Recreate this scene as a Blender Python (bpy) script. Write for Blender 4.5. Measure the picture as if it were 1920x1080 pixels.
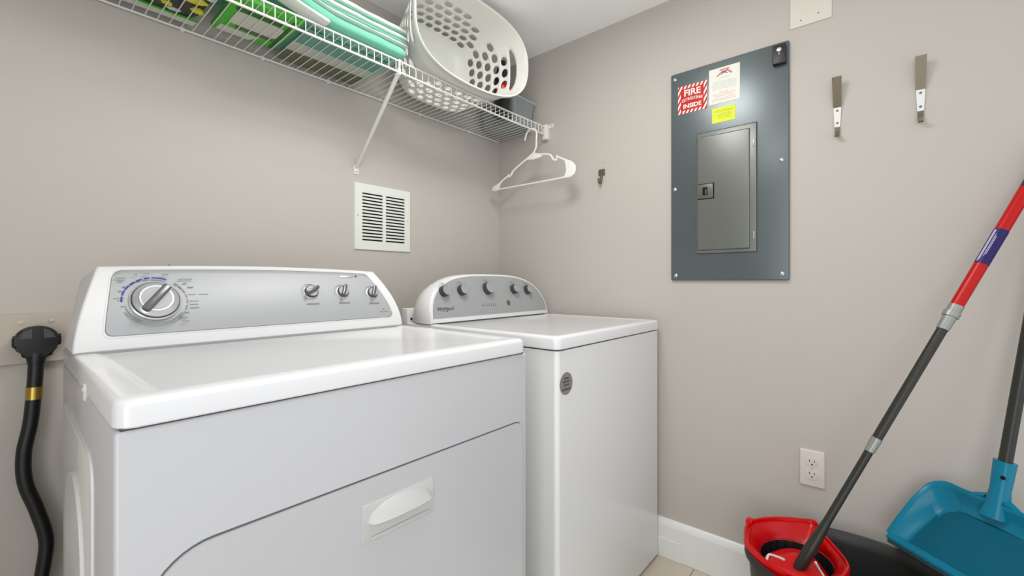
import bpy, bmesh, math, random
from mathutils import Vector, Matrix
for _o in list(bpy.data.objects): bpy.data.objects.remove(_o)
SC = bpy.context.scene
COL = SC.collection
PI = math.pi
random.seed(4)

# ---------------- camera, world, light, exposure ----------------
cam_d = bpy.data.cameras.new('camera'); cam = bpy.data.objects.new('camera', cam_d); COL.objects.link(cam)
cam_d.sensor_width = 36.0
cam_d.lens = 36.0 * 823.0 / 1920.0
cam_d.shift_y = -13.0 / 1920.0
cam_d.clip_start = 0.02
cam.location = (0, 0, 1.05)
cam.rotation_euler = (PI / 2, 0, -math.radians(49.6))
SC.camera = cam

world = bpy.data.worlds.new('world'); SC.world = world
world.use_nodes = True
bg = world.node_tree.nodes['Background']
bg.inputs[0].default_value = (0.90, 0.95, 1.0, 1)
bg.inputs[1].default_value = 1.25

CEIL = 2.122
def area_light(name, loc, rot, sx, sy, power, color=(1, 1, 1)):
    l = bpy.data.lights.new(name, 'AREA'); l.shape = 'RECTANGLE'; l.size = sx; l.size_y = sy
    l.energy = power; l.color = color
    o = bpy.data.objects.new(name, l); COL.objects.link(o); o.location = loc; o.rotation_euler = rot
    return o
area_light('ceiling_panel_light', (0.82, 0.64, CEIL - 0.025), (0, 0, 0), 0.36, 0.36, 10.5, (1.0, 0.985, 0.955))
_l = bpy.data.lights.new('ceiling_bulb_light', 'POINT'); _l.energy = 4.0; _l.color = (1.0, 0.975, 0.94); _l.shadow_soft_size = 0.12
_lo = bpy.data.objects.new('ceiling_bulb_light', _l); COL.objects.link(_lo); _lo.location = (0.45, 0.30, 1.86)
area_light('doorway_light', (-0.97, -0.42, 1.1), (math.radians(90), 0, math.radians(-68)), 0.95, 1.8, 13.5, (1.0, 1.0, 1.0))  # unseen area lamp added as fill from the left

vs = SC.view_settings
SC.display_settings.display_device = 'sRGB'
vs.view_transform = 'Standard'; vs.look = 'None'; vs.exposure = -0.10; vs.gamma = 1.0
vs.use_curve_mapping = False

# ---------------- materials ----------------
def lin(c):
    r = []
    for v in c:
        v /= 255.0
        r.append(v / 12.92 if v <= 0.04045 else ((v + 0.055) / 1.055) ** 2.4)
    return (r[0], r[1], r[2], 1)

def mat(name, rgb, rough=0.5, metal=0.0, coat=0.0, bump=0.0, bscale=60, var=0.0, vscale=8, trans=0.0, spec=0.5, sheen=0.0, emit=None):
    m = bpy.data.materials.new(name); m.use_nodes = True
    nt = m.node_tree; p = nt.nodes['Principled BSDF']
    p.inputs['Base Color'].default_value = lin(rgb)
    p.inputs['Roughness'].default_value = rough
    p.inputs['Metallic'].default_value = metal
    p.inputs['Coat Weight'].default_value = coat
    p.inputs['Coat Roughness'].default_value = 0.08
    p.inputs['Specular IOR Level'].default_value = spec
    p.inputs['Transmission Weight'].default_value = trans
    p.inputs['Sheen Weight'].default_value = sheen
    tc = nt.nodes.new('ShaderNodeTexCoord')
    if var:
        n = nt.nodes.new('ShaderNodeTexNoise'); n.inputs['Scale'].default_value = vscale; n.inputs['Detail'].default_value = 3
        r = nt.nodes.new('ShaderNodeMixRGB'); r.blend_type = 'MULTIPLY'; r.inputs[0].default_value = 1
        mp = nt.nodes.new('ShaderNodeMapRange'); mp.inputs[3].default_value = 1 - var; mp.inputs[4].default_value = 1 + var
        nt.links.new(tc.outputs['Object'], n.inputs['Vector']); nt.links.new(n.outputs[0], mp.inputs[0])
        r.inputs[1].default_value = lin(rgb); nt.links.new(mp.outputs[0], r.inputs[2])
        nt.links.new(r.outputs[0], p.inputs['Base Color'])
    if bump:
        n = nt.nodes.new('ShaderNodeTexNoise'); n.inputs['Scale'].default_value = bscale; n.inputs['Detail'].default_value = 4
        b = nt.nodes.new('ShaderNodeBump'); b.inputs['Strength'].default_value = bump; b.inputs['Distance'].default_value = 0.002
        nt.links.new(tc.outputs['Object'], n.inputs['Vector']); nt.links.new(n.outputs[0], b.inputs['Height'])
        nt.links.new(b.outputs[0], p.inputs['Normal'])
    if emit:
        p.inputs['Emission Color'].default_value = lin(rgb); p.inputs['Emission Strength'].default_value = emit
    return m

M = dict(
    wall=mat('wall_paint', (187, 181, 174), 0.6, bump=0.12, bscale=45, var=0.012, vscale=3),
    board=mat('board_paint', (186, 176, 164), 0.5, bump=0.05),
    ceil=mat('ceiling_paint', (252, 252, 250), 0.8, bump=0.25, bscale=90),
    trim=mat('trim_paint', (232, 232, 230), 0.35, bump=0.03),
    enamel=mat('white_enamel', (229, 229, 231), 0.2, coat=0.15),  # lid copy of the enamel, lightened to hold the ceiling reflection
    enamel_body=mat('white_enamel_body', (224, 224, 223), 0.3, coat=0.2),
    enamel_dryer=mat('white_enamel_dryer', (195, 195, 198), 0.3, coat=0.2),  # same enamel as the lid, darkened in colour for a dimmer-lit front
    plastic=mat('white_plastic', (224, 224, 224), 0.32),
    handle=mat('handle_plastic', (198, 199, 197), 0.35),
    seam=mat('dark_seam', (72, 72, 74), 0.7),
    softgrey=mat('soft_grey_gasket', (150, 151, 152), 0.6),
    silver=mat('silver_panel', (170, 172, 174), 0.5, metal=0.15, var=0.01, vscale=4),
    silver2=mat('grey_silver_panel', (166, 168, 169), 0.5, metal=0.2, var=0.01, vscale=4),
    chrome=mat('chrome', (205, 206, 208), 0.28, metal=0.55),
    brushed=mat('brushed_metal', (178, 178, 178), 0.3, metal=0.9),
    knobgrey=mat('knob_dark_grey', (104, 104, 106), 0.3, metal=0.5),
    knobside=mat('knob_side', (70, 72, 72), 0.35, metal=0.2),
    knobface=mat('knob_face', (176, 177, 177), 0.32, metal=0.4),
    gasket=mat('gasket', (96, 97, 99), 0.6),
    print_=mat('grey_print', (128, 130, 132), 0.6),
    printd=mat('dark_print', (70, 72, 76), 0.6),
    blue=mat('blue_print', (20, 40, 150), 0.5),
    badge=mat('badge_grey', (150, 144, 138), 0.4, metal=0.4),
    vent=mat('vent_paint', (222, 223, 216), 0.4),
    dark=mat('dark_inside', (30, 28, 25), 0.9, spec=0.1),
    wire=mat('shelf_wire_coating', (226, 226, 220), 0.35),
    hanger=mat('hanger_plastic', (236, 236, 228), 0.35),
    basket=mat('basket_plastic', (228, 228, 222), 0.38),
    panel=mat('panel_paint', (90, 99, 102), 0.3, metal=0.35, spec=0.6, bump=0.02, bscale=14),
    paneldoor=mat('panel_door_paint', (110, 113, 108), 0.34, metal=0.3, bump=0.02, bscale=14),
    latch=mat('latch_olive', (96, 97, 88), 0.4, metal=0.3),
    black=mat('black_plastic', (22, 23, 26), 0.42),
    bucket=mat('bucket_black', (34, 35, 34), 0.45),
    polegrey=mat('dark_pole', (44, 44, 38), 0.35, spec=0.4),
    redp=mat('red_plastic', (200, 0, 8), 0.28, spec=0.35),
    redpole=mat('red_pole', (186, 2, 4), 0.32, spec=0.3),
    navy=mat('navy_label', (38, 28, 92), 0.4, spec=0.3),
    lilac=mat('lilac_print', (190, 180, 205), 0.5),
    joint=mat('silver_joint', (150, 152, 146), 0.35, metal=0.4),
    teal=mat('teal_plastic', (0, 118, 148), 0.26, spec=0.3),
    tealfloor=mat('teal_plastic_tray', (0, 92, 116), 0.32, spec=0.2),
    rubber=mat('dark_rubber', (40, 60, 66), 0.6),
    copper=mat('gold_band', (190, 160, 80), 0.3, metal=0.9),
    cord=mat('cord_rubber', (15, 16, 18), 0.42),
    hook=mat('hook_metal', (112, 104, 86), 0.35, metal=0.5, bump=0.02),
    hookwhite=mat('hook_white', (226, 226, 224), 0.4),  # bright reflection on the metal put into the plate colour
    paper=mat('paper_white', (226, 226, 216), 0.6),
    yellow=mat('yellow_sticker', (216, 226, 40), 0.55),
    yellowd=mat('yellow_ink', (172, 182, 34), 0.6),
    redink=mat('red_ink', (190, 8, 18), 0.5, spec=0.3),
    emblem=mat('faded_red_ink', (196, 112, 116), 0.6),
    pinkink=mat('pink_ink', (222, 180, 172), 0.6),
    greyink=mat('grey_ink', (190, 192, 186), 0.6),
    navyink=mat('navy_ink', (48, 52, 110), 0.6),
    outlet=mat('outlet_plastic', (214, 206, 198), 0.35),
    cover=mat('cover_plate', (214, 209, 198), 0.5),
    screw=mat('screw', (200, 200, 198), 0.25, metal=0.9),
    screwp=mat('painted_screw', (196, 184, 172), 0.35),
    mint=mat('mint_terry', (112, 190, 164), 0.95, bump=0.6, bscale=260, sheen=0.4),
    teald=mat('teal_terry', (86, 150, 134), 0.95, bump=0.6, bscale=260, sheen=0.3),
    terry=mat('white_terry', (222, 227, 221), 0.95, bump=0.6, bscale=260, sheen=0.4),
    olive=mat('olive_stripe', (104, 106, 84), 0.9, bump=0.4, bscale=200),  # olive holds the shade under the cloth and beside the wrapper window
    fabric=mat('grey_fabric', (190, 194, 184), 0.9, bump=0.4, bscale=200),
    green=mat('green_plastic', (66, 180, 36), 0.35),
    greend=mat('dark_green_plastic', (22, 92, 18), 0.35),
    palewrap=mat('pale_wrap', (206, 208, 196), 0.3, bump=0.2, bscale=20),
    bagdark=mat('black_bag', (32, 36, 28), 0.35, bump=0.3, bscale=18),
    bagyel=mat('yellow_print', (220, 214, 40), 0.4),
    bagred=mat('red_print', (214, 60, 40), 0.4),
    bagwhite=mat('white_print', (205, 208, 205), 0.4),
    baggreen=mat('leaf_print', (90, 120, 30), 0.4),
    bin=mat('grey_bin', (140, 146, 148), 0.4),
    binlid=mat('bin_lid', (172, 178, 178), 0.35),
    glass=mat('lamp_glass', (255, 250, 240), 0.4),
)
def tile_mat():
    m = bpy.data.materials.new('floor_tile'); m.use_nodes = True; nt = m.node_tree; p = nt.nodes['Principled BSDF']
    g = nt.nodes.new('ShaderNodeNewGeometry')
    mp = nt.nodes.new('ShaderNodeMapping'); mp.inputs['Location'].default_value = (0.0, -0.531, 0)
    br = nt.nodes.new('ShaderNodeTexBrick'); br.offset = 0; br.inputs['Scale'].default_value = 1
    br.inputs['Brick Width'].default_value = 0.33; br.inputs['Row Height'].default_value = 0.33
    br.inputs['Mortar Size'].default_value = 0.003; br.inputs['Mortar Smooth'].default_value = 0.3
    br.inputs['Color1'].default_value = lin((206, 196, 178)); br.inputs['Color2'].default_value = lin((200, 190, 172))
    br.inputs['Mortar'].default_value = lin((150, 140, 122))
    n = nt.nodes.new('ShaderNodeTexNoise'); n.inputs['Scale'].default_value = 9; n.inputs['Detail'].default_value = 5
    mr = nt.nodes.new('ShaderNodeMapRange'); mr.inputs[3].default_value = 0.88; mr.inputs[4].default_value = 1.1
    mx = nt.nodes.new('ShaderNodeMixRGB'); mx.blend_type = 'MULTIPLY'; mx.inputs[0].default_value = 1
    L = nt.links.new
    L(g.outputs['Position'], mp.inputs['Vector']); L(mp.outputs[0], br.inputs['Vector']); L(g.outputs['Position'], n.inputs['Vector'])
    L(n.outputs[0], mr.inputs[0]); L(br.outputs['Color'], mx.inputs[1]); L(mr.outputs[0], mx.inputs[2]); L(mx.outputs[0], p.inputs['Base Color'])
    p.inputs['Roughness'].default_value = 0.35
    return m
M['tile'] = tile_mat()

# ---------------- mesh helpers ----------------
def V(*a): return Vector(a)
def nb(): return bmesh.new()
def box(bm, x0, x1, y0, y1, z0, z1, bev=0.0, seg=2):
    b2 = bmesh.new()
    bmesh.ops.create_cube(b2, size=1)
    for v in b2.verts:
        v.co = Vector(((x0 + x1) / 2 + v.co.x * (x1 - x0), (y0 + y1) / 2 + v.co.y * (y1 - y0), (z0 + z1) / 2 + v.co.z * (z1 - z0)))
    if bev:
        bmesh.ops.bevel(b2, geom=list(b2.edges) , offset=bev, segments=seg, affect='EDGES', profile=0.5)
    merge(bm, b2)
    return bm
def merge(bm, b2, mtx=None, mi=None):
    if mtx is not None: b2.transform(mtx)
    b2.verts.index_update()
    vm = [bm.verts.new(v.co) for v in b2.verts]
    for f in b2.faces:
        try:
            nf = bm.faces.new([vm[v.index] for v in f.verts]); nf.material_index = f.material_index if mi is None else mi; nf.smooth = f.smooth
        except ValueError: pass
    b2.free()
def tube(bm, pts, r, seg=10, caps=True, radii=None):
    pts = [Vector(p) for p in pts]
    n = len(pts); rings = []
    t0 = (pts[1] - pts[0]).normalized()
    up = Vector((0, 0, 1)) if abs(t0.z) < 0.9 else Vector((1, 0, 0))
    a = t0.cross(up).normalized()
    for i, p in enumerate(pts):
        if i == 0: t = pts[1] - pts[0]
        elif i == n - 1: t = pts[-1] - pts[-2]
        else: t = (pts[i + 1] - pts[i]).normalized() + (pts[i] - pts[i - 1]).normalized()
        t.normalize()
        a = (a - t * a.dot(t)).normalized(); b = t.cross(a)
        rr = radii[i] if radii else r
        rings.append([bm.verts.new(p + (a * math.cos(2 * PI * k / seg) + b * math.sin(2 * PI * k / seg)) * rr) for k in range(seg)])
    for i in range(n - 1):
        for k in range(seg):
            bm.faces.new([rings[i][k], rings[i][(k + 1) % seg], rings[i + 1][(k + 1) % seg], rings[i + 1][k]])
    if caps:
        bm.faces.new(list(reversed(rings[0]))); bm.faces.new(rings[-1])
    return bm
def catmull(pts, n=8):
    pts = [Vector(p) for p in pts]; out = []
    P = [pts[0]] + pts + [pts[-1]]
    for i in range(1, len(P) - 2):
        for k in range(n):
            t = k / n
            out.append(0.5 * ((2 * P[i]) + (-P[i - 1] + P[i + 1]) * t + (2 * P[i - 1] - 5 * P[i] + 4 * P[i + 1] - P[i + 2]) * t * t + (-P[i - 1] + 3 * P[i] - 3 * P[i + 1] + P[i + 2]) * t ** 3))
    out.append(pts[-1]); return out
def catmull_closed(pts, n=6):
    pts = [Vector(p) for p in pts]; N = len(pts); out = []
    for i in range(N):
        a, b, c, d = pts[i - 1], pts[i], pts[(i + 1) % N], pts[(i + 2) % N]
        for k in range(n):
            t = k / n
            out.append(0.5 * ((2 * b) + (-a + c) * t + (2 * a - 5 * b + 4 * c - d) * t * t + (-a + 3 * b - 3 * c + d) * t ** 3))
    return out
def prism(bm, poly, fr, d0, d1, bev=0.0, seg=2):
    """poly: list of (u,v); fr(u,v,w)->xyz; from w=d0 (hidden side) to w=d1 (shown side); bevel the shown rim"""
    b2 = bmesh.new()
    A = [b2.verts.new(Vector((p[0], p[1], d0))) for p in poly]
    B = [b2.verts.new(Vector((p[0], p[1], d1))) for p in poly]
    n = len(poly)
    for i in range(n):
        b2.faces.new([A[i], A[(i + 1) % n], B[(i + 1) % n], B[i]])
    b2.faces.new(list(reversed(A))); top = b2.faces.new(B)
    if bev:
        bmesh.ops.bevel(b2, geom=list(top.edges), offset=bev, segments=seg, affect='EDGES', profile=0.5)
    bmesh.ops.recalc_face_normals(b2, faces=b2.faces)
    for v in b2.verts: v.co = Vector(fr(*v.co))
    merge(bm, b2)
    return bm
def rrect(x0, x1, y0, y1, r, seg=6):
    """rounded rectangle; r may be a 4-tuple for (x0y0, x1y0, x1y1, x0y1)"""
    if not isinstance(r, (tuple, list)): r = (r,) * 4
    out = []
    for (cx, cy, a0, rr) in ((x0 + r[0], y0 + r[0], PI, r[0]), (x1 - r[1], y0 + r[1], 1.5 * PI, r[1]), (x1 - r[2], y1 - r[2], 0, r[2]), (x0 + r[3], y1 - r[3], PI / 2, r[3])):
        for k in range(seg + 1):
            a = a0 + PI / 2 * k / seg
            out.append((cx + rr * math.cos(a), cy + rr * math.sin(a)))
    return out
def ell(cx, cy, rx, ry=None, n=28):
    ry = rx if ry is None else ry
    return [(cx + rx * math.cos(2 * PI * k / n), cy + ry * math.sin(2 * PI * k / n)) for k in range(n)]
# frames: wall-mounted things.  w = distance out of the surface
def FRONT(y): return lambda u, v, w: (u, y - w, v)          # faces -Y
def RIGHT(x): return lambda u, v, w: (x - w, u, v)          # on the right wall, faces -X, u = world Y
def TOP(z): return lambda u, v, w: (u, v, z + w)
def lathe(bm, prof, origin, axis, seg=28):
    axis = Vector(axis).normalized(); up = Vector((0, 0, 1)) if abs(axis.z) < 0.9 else Vector((1, 0, 0))
    a = axis.cross(up).normalized(); b = axis.cross(a); o = Vector(origin); rings = []
    for r, h in prof:
        rings.append([bm.verts.new(o + axis * h + (a * math.cos(2 * PI * k / seg) + b * math.sin(2 * PI * k / seg)) * max(r, 1e-5)) for k in range(seg)])
    for i in range(len(rings) - 1):
        for k in range(seg):
            bm.faces.new([rings[i][k], rings[i][(k + 1) % seg], rings[i + 1][(k + 1) % seg], rings[i + 1][k]])
    bm.faces.new(rings[-1]); bm.faces.new(list(reversed(rings[0])))
    return bm

def obj(name, bm, m, parent=None, world=True, smooth=35, label=None):
    """one mesh object; vertices given in world coordinates unless world=False"""
    bmesh.ops.recalc_face_normals(bm, faces=bm.faces)
    if parent is not None and world:
        root = parent
        while root.parent: root = root.parent
        bm.transform(ROOTM[root.name].inverted())
    me = bpy.data.meshes.new(name); bm.to_mesh(me); bm.free()
    for mm in (m if isinstance(m, (list, tuple)) else [m]): me.materials.append(mm)
    o = bpy.data.objects.new(name, me); COL.objects.link(o)
    if parent is not None: o.parent = parent
    if smooth:
        me.shade_smooth()
        try: me.set_sharp_from_angle(angle=math.radians(smooth))
        except Exception: pass
    if label: o['label'] = label
    return o
ROOTM = {}
def thing(name, label, cat, loc=(0, 0, 0), rotz=0, group=None):
    o = bpy.data.objects.new(name, None); COL.objects.link(o)
    o.empty_display_size = 0.05
    o.location = loc; o.rotation_euler = (0, 0, rotz); o['label'] = label; o['category'] = cat
    if group: o['group'] = group
    ROOTM[o.name] = Matrix.Translation(Vector(loc)) @ Matrix.Rotation(rotz, 4, 'Z')
    return o
def tag(o, label, cat, group=None):
    o['label'] = label; o['category'] = cat
    if group: o['group'] = group
    return o
def struct(name, bm, m, smooth=0):
    o = obj(name, bm, m, smooth=smooth); o['kind'] = 'structure'; return o
def text_bm(s, size, origin, xa, ya, depth=0.0006, align='LEFT', font_scale_x=1.0, bold=0.0):
    cu = bpy.data.curves.new('lettering', 'FONT'); cu.body = s; cu.size = size; cu.extrude = depth; cu.align_x = align; cu.offset = bold
    cu.resolution_u = 3
    to = bpy.data.objects.new('lettering', cu); COL.objects.link(to)
    bpy.context.view_layer.update()
    dg = bpy.context.evaluated_depsgraph_get()
    me = bpy.data.meshes.new_from_object(to.evaluated_get(dg))
    b = bmesh.new(); b.from_mesh(me)
    xa = Vector(xa).normalized(); ya = Vector(ya).normalized(); za = xa.cross(ya)
    mt = Matrix(((xa.x * font_scale_x, ya.x, za.x, origin[0]), (xa.y * font_scale_x, ya.y, za.y, origin[1]), (xa.z * font_scale_x, ya.z, za.z, origin[2]), (0, 0, 0, 1)))
    b.transform(mt)
    bpy.data.objects.remove(to); bpy.data.curves.remove(cu); bpy.data.meshes.remove(me)
    return b

# ---------------- room ----------------
WX, BY, CZ = 1.666, 1.504, 2.122
LX, FY = -0.95, -1.25
struct('floor', box(nb(), LX - .1, WX + .1, FY - .1, BY + .1, -0.08, 0), M['tile'])
struct('ceiling', box(nb(), LX - .1, WX + .1, FY, BY + .1, CZ, CZ + .08), M['ceil'])
struct('wall_back', box(nb(), LX - .1, WX + .1, BY, BY + .1, 0, CZ), M['wall'])
struct('wall_right', box(nb(), WX, WX + .1, FY, BY, 0, CZ), M['wall'])
_b = nb(); box(_b, LX - .1, LX, 0.08, BY, 0, CZ); box(_b, LX - .1, LX, FY, -0.92, 0, CZ); box(_b, LX - .1, LX, -0.92, 0.08, 2.03, CZ)  # opening cut into the unseen wall for the added fill lamp
struct('wall_left', _b, M['wall'])
# baseboards with a rounded top edge
def baseboard(name, fr, u0, u1, h=0.143, t=0.016):
    bm = nb()
    prof = [(0, 0), (t, 0), (t, h - .022), (t - .003, h - .012), (t - .007, h - .004), (t - .011, h), (0, h)]
    A = [bm.verts.new(Vector(fr(u0, z, w))) for w, z in prof]; B = [bm.verts.new(Vector(fr(u1, z, w))) for w, z in prof]
    for i in range(len(prof)): bm.faces.new([A[i], A[(i + 1) % len(prof)], B[(i + 1) % len(prof)], B[i]])
    bm.faces.new(A); bm.faces.new(list(reversed(B)))
    struct(name, bm, M['trim'])
baseboard('baseboard_right', RIGHT(WX), FY, BY)
baseboard('baseboard_back', FRONT(BY), LX, WX - .016)
b = nb(); prism(b, rrect(0.58, 0.70, 0.0, 0.071, 0.002, 2), RIGHT(WX - .016), 0, 0.0035, 0.001)
struct('trim_1', b, M['trim'])

# ceiling lamp (out of frame, lights the room)
lamp = thing('ceiling_lamp', 'short stemmed ceiling lamp holder with a round collar', 'lamp', (0.45, 0.30, CZ))
obj('base', lathe(nb(), [(0.05, 0), (0.06, 0.0), (0.06, 0.012), (0.03, 0.02), (0.012, 0.022), (0.012, 0.10)], (0.45, 0.30, CZ), (0, 0, -1)), M['brushed'], lamp)
lamp2 = thing('ceiling_panel_lamp', 'square flat ceiling lamp above the washing machine', 'lamp', (0.82, 0.64, CZ))
obj('frame', box(nb(), 0.62, 1.02, 0.44, 0.84, CZ - .02, CZ, .004), M['trim'], lamp2)

# ---------------- dryer ----------------
DW, DD, DZ = 0.7373, 0.65, 0.9135
DX, DY = 0.0855, 0.660
dry = thing('clothes_dryer', 'wide white front-loading clothes dryer with blue-marked dial on silver console', 'dryer', (DX, DY, 0), -math.radians(0.45))
SE = 0.8785
L = dict(parent=dry, world=False)
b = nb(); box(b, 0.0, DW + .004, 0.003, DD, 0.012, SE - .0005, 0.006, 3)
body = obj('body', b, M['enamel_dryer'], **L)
for x in (0.06, DW - .06):
    for y in (0.06, DD - .06): obj('foot', lathe(nb(), [(0.018, 0), (0.02, 0.003), (0.02, 0.014)], (x, y, 0), (0, 0, 1), 14), M['black'], **L)
# dark gap under the top
obj('gap', box(nb(), 0.006, DW - .006, 0.006, DD - .004, SE - .0035, SE + .0016), M['seam'], **L)
# lid with a raised rounded rim and shallow well
def lid(name, x0, x1, y0, y1, z0, z1, parent, wx, wy, well=0.003, r=0.018):
    b2 = bmesh.new()
    out = rrect(x0, x1, y0, y1, (0.02, 0.02, 0.006, 0.006), 5)
    N = len(out); cx, cy = (x0 + x1) / 2, (y0 + y1) / 2
    def inset(d, z):
        ring = []
        for (px, py) in out:
            dx = (1 if px < cx else -1) * d * (1 if True else 0); dy = (1 if py < cy else -1) * d
            ring.append(b2.verts.new((px + dx * min(1, abs(px - cx) / ((x1 - x0) / 2 - 0.02)), py + dy * min(1, abs(py - cy) / ((y1 - y0) / 2 - 0.02)), z)))
        return ring
    h = z1 - z0
    rings = [inset(0.0015, z0), inset(0, z0 + .002), inset(0, z1 - .009), inset(.0012, z1 - .005), inset(.004, z1 - .0018), inset(.009, z1), inset(wx, z1), inset(wx + .006, z1 - well * .35), inset(wx + .013, z1 - well)]
    for a, c in zip(rings[:-1], rings[1:]):
        for i in range(N): b2.faces.new([a[i], a[(i + 1) % N], c[(i + 1) % N], c[i]])
    b2.faces.new(rings[-1]); b2.faces.new(list(reversed(rings[0])))
    return obj(name, b2, M['enamel'], parent=parent, world=False)
lid('top_panel', 0, DW, 0, DD + .002, SE + .0015, DZ, dry, 0.03, 0.03)
# door
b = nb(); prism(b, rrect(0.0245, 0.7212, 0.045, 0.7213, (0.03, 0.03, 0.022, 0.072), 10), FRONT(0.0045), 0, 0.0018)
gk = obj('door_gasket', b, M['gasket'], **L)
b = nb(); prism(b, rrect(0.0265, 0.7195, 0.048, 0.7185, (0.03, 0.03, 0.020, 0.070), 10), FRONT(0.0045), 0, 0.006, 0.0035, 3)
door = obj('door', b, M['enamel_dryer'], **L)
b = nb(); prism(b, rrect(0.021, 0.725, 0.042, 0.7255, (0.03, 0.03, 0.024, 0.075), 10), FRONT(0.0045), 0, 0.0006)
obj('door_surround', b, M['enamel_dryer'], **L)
hx0, hx1, hz0, hz1 = 0.3035, 0.4525, 0.6155, 0.679
b = nb(); prism(b, rrect(hx0, hx1, hz0, hz1, 0.002, 3), FRONT(-0.0015), 0, 0.0022, 0.0014)
# hollow below the grip and bowed hood
hp = obj('handle_plate', b, M['handle'], parent=door, world=False)
b = nb(); hc = (hx0 + hx1) / 2 + .001; hw = 0.066; zb = 0.6475
rows = []
for i in range(25):
    t = -1 + 2 * i / 24; s = math.sqrt(max(0.0, 1 - t * t)); row = []
    x = hc + t * hw
    for (fy, fz) in ((0.0, 0.0285 * s), (0.006 * s, 0.0245 * s), (0.013 * s, 0.015 * s), (0.0175 * s, 0.005 * s), (0.019 * s ** .6, 0.0), (0.0165 * s ** .6, -0.0025 * s), (0.010 * s, 0.003 * s), (0.0, 0.010 * s)):
        row.append(b.verts.new((x, -0.0035 - fy, zb + fz)))
    rows.append(row)
for a, c in zip(rows[:-1], rows[1:]):
    for k in range(7):
        try: b.faces.new([a[k], c[k], c[k + 1], a[k + 1]])
        except ValueError: pass
bmesh.ops.remove_doubles(b, verts=b.verts, dist=1e-5)
obj('handle_grip', b, M['handle'], parent=hp, world=False, smooth=50)
b = nb(); prism(b, [(hc - hw * .97, zb - .002)] + [(hc + hw * .97, zb - .002), (hc + hw * .86, zb - .024), (hc - hw * .86, zb - .024)], FRONT(-0.0037), 0, 0.0003)
obj('handle_recess', b, M['handle'], parent=hp, world=False)
b = nb(); prism(b, rrect(hc - hw * 0.9, hc + hw * .9, hz0 + .003, hz0 + .008, .002, 3), FRONT(-0.0037), 0, 0.004, 0.0015)
obj('handle_sill', b, M['handle'], parent=hp, world=False)
# pressed shapes of the left side panel
def LEFTS(u, v, w): return (0.0 - w, u, v)
b = nb(); prism(b, rrect(0.17, 0.60, 0.06, 0.806, (0.03, 0.03, 0.02, 0.045), 6), LEFTS, 0, 0.003, 0.003, 2)
obj('side_panel', b, M['enamel_body'], **L)
arch = [(0.25, 0.12), (0.25, 0.60)] + [(0.25 + 0.13 * (1 - math.cos(PI * k / 24)), 0.60 + 0.125 * math.sin(PI * k / 24)) for k in range(1, 24)] + [(0.51, 0.60), (0.51, 0.12)]
b = nb(); prism(b, arch, lambda u, v, w: LEFTS(u, v, w + 0.003), 0, 0.004, 0.0035, 3)
obj('side_emboss', b, M['enamel_body'], **L)
b = nb(); box(b, -0.002, 0.004, 0.262, 0.282, SE - .010, SE + .016, 0.0008)
lathe(b, [(0.003, 0), (0.003, 0.001), (0.0015, 0.0015)], (-0.002, 0.272, SE + .006), (-1, 0, 0), 12)
obj('side_clip', b, M['plastic'], **L)

# console: swept profile with a gently arched top.  face(u,h) gives the front surface
CY0, CH = 0.478, 0.166
def con_dy(h): return 0.072 * (max(h, 0) / 0.164) ** 2.0
def con_inset(h): return 0.040 * (max(h, 0) / 0.164) ** 1.6   # left end; the right end slopes in twice as far
def con_face(x, h, w=0.0):
    # w: distance out of the face, along its normal
    sl = 0.072 * 2 * h / 0.164 ** 2
    n = Vector((0, -1, sl)).normalized()
    return Vector((x, CY0 + con_dy(h), DZ + h)) + n * w
cx0, cx1 = 0.001, 0.722
def con_top(x):
    t = (x - (cx0 + cx1) / 2) / ((cx1 - cx0) / 2)
    return 0.172 - 0.008 * t * t
b = nb(); NX = 40; NH = 14; rows = []
hs = [i / NH for i in range(NH + 1)]
def con_xy(s, hf):
    x_mid = cx0 + (cx1 - cx0) * s
    H = con_top(x_mid) * hf
    ins = con_inset(H)
    x = (cx0 + ins) + (cx1 - cx0 - 2.4 * ins) * s
    return x, H
for i in range(NX + 1):
    s = i / NX; col = []
    for hf in hs:
        x, H = con_xy(s, hf); col.append(con_face(x, H))
    x, H = con_xy(s, 1)
    ytop = CY0 + con_dy(H)
    col.append(Vector((x, ytop + .004, DZ + H + .0015)))
    col.append(Vector((x - (s - .5) * .004, ytop + .045, DZ + H - .004)))
    col.append(Vector((x + (s - .5) * .03, DD - .02, DZ + H - .02)))
    col.append(Vector((x + (s - .5) * .035, DD - .006, DZ + H - .032)))
    xb, _ = con_xy(s, 0)
    col.append(Vector((xb, DD - .004, DZ + 0.0)))
    rows.append([b.verts.new(v) for v in col])
n = len(rows[0])
for a, c in zip(rows[:-1], rows[1:]):
    for k in range(n): b.faces.new([a[k], c[k], c[(k + 1) % n], a[(k + 1) % n]])
b.faces.new(rows[0]); b.faces.new(list(reversed(rows[-1])))
cons = obj('console', b, M['plastic'], smooth=40, **L)
cons.modifiers.new('bevel', 'BEVEL').width = 0.004; cons.modifiers['bevel'].segments = 3; cons.modifiers['bevel'].angle_limit = math.radians(50)
# dark line below console
obj('console_foot', box(nb(), cx0 + .003, cx1 - .003, CY0 - .0015, DD - .01, DZ - .0032, DZ + .0016), M['softgrey'], **L)

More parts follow.
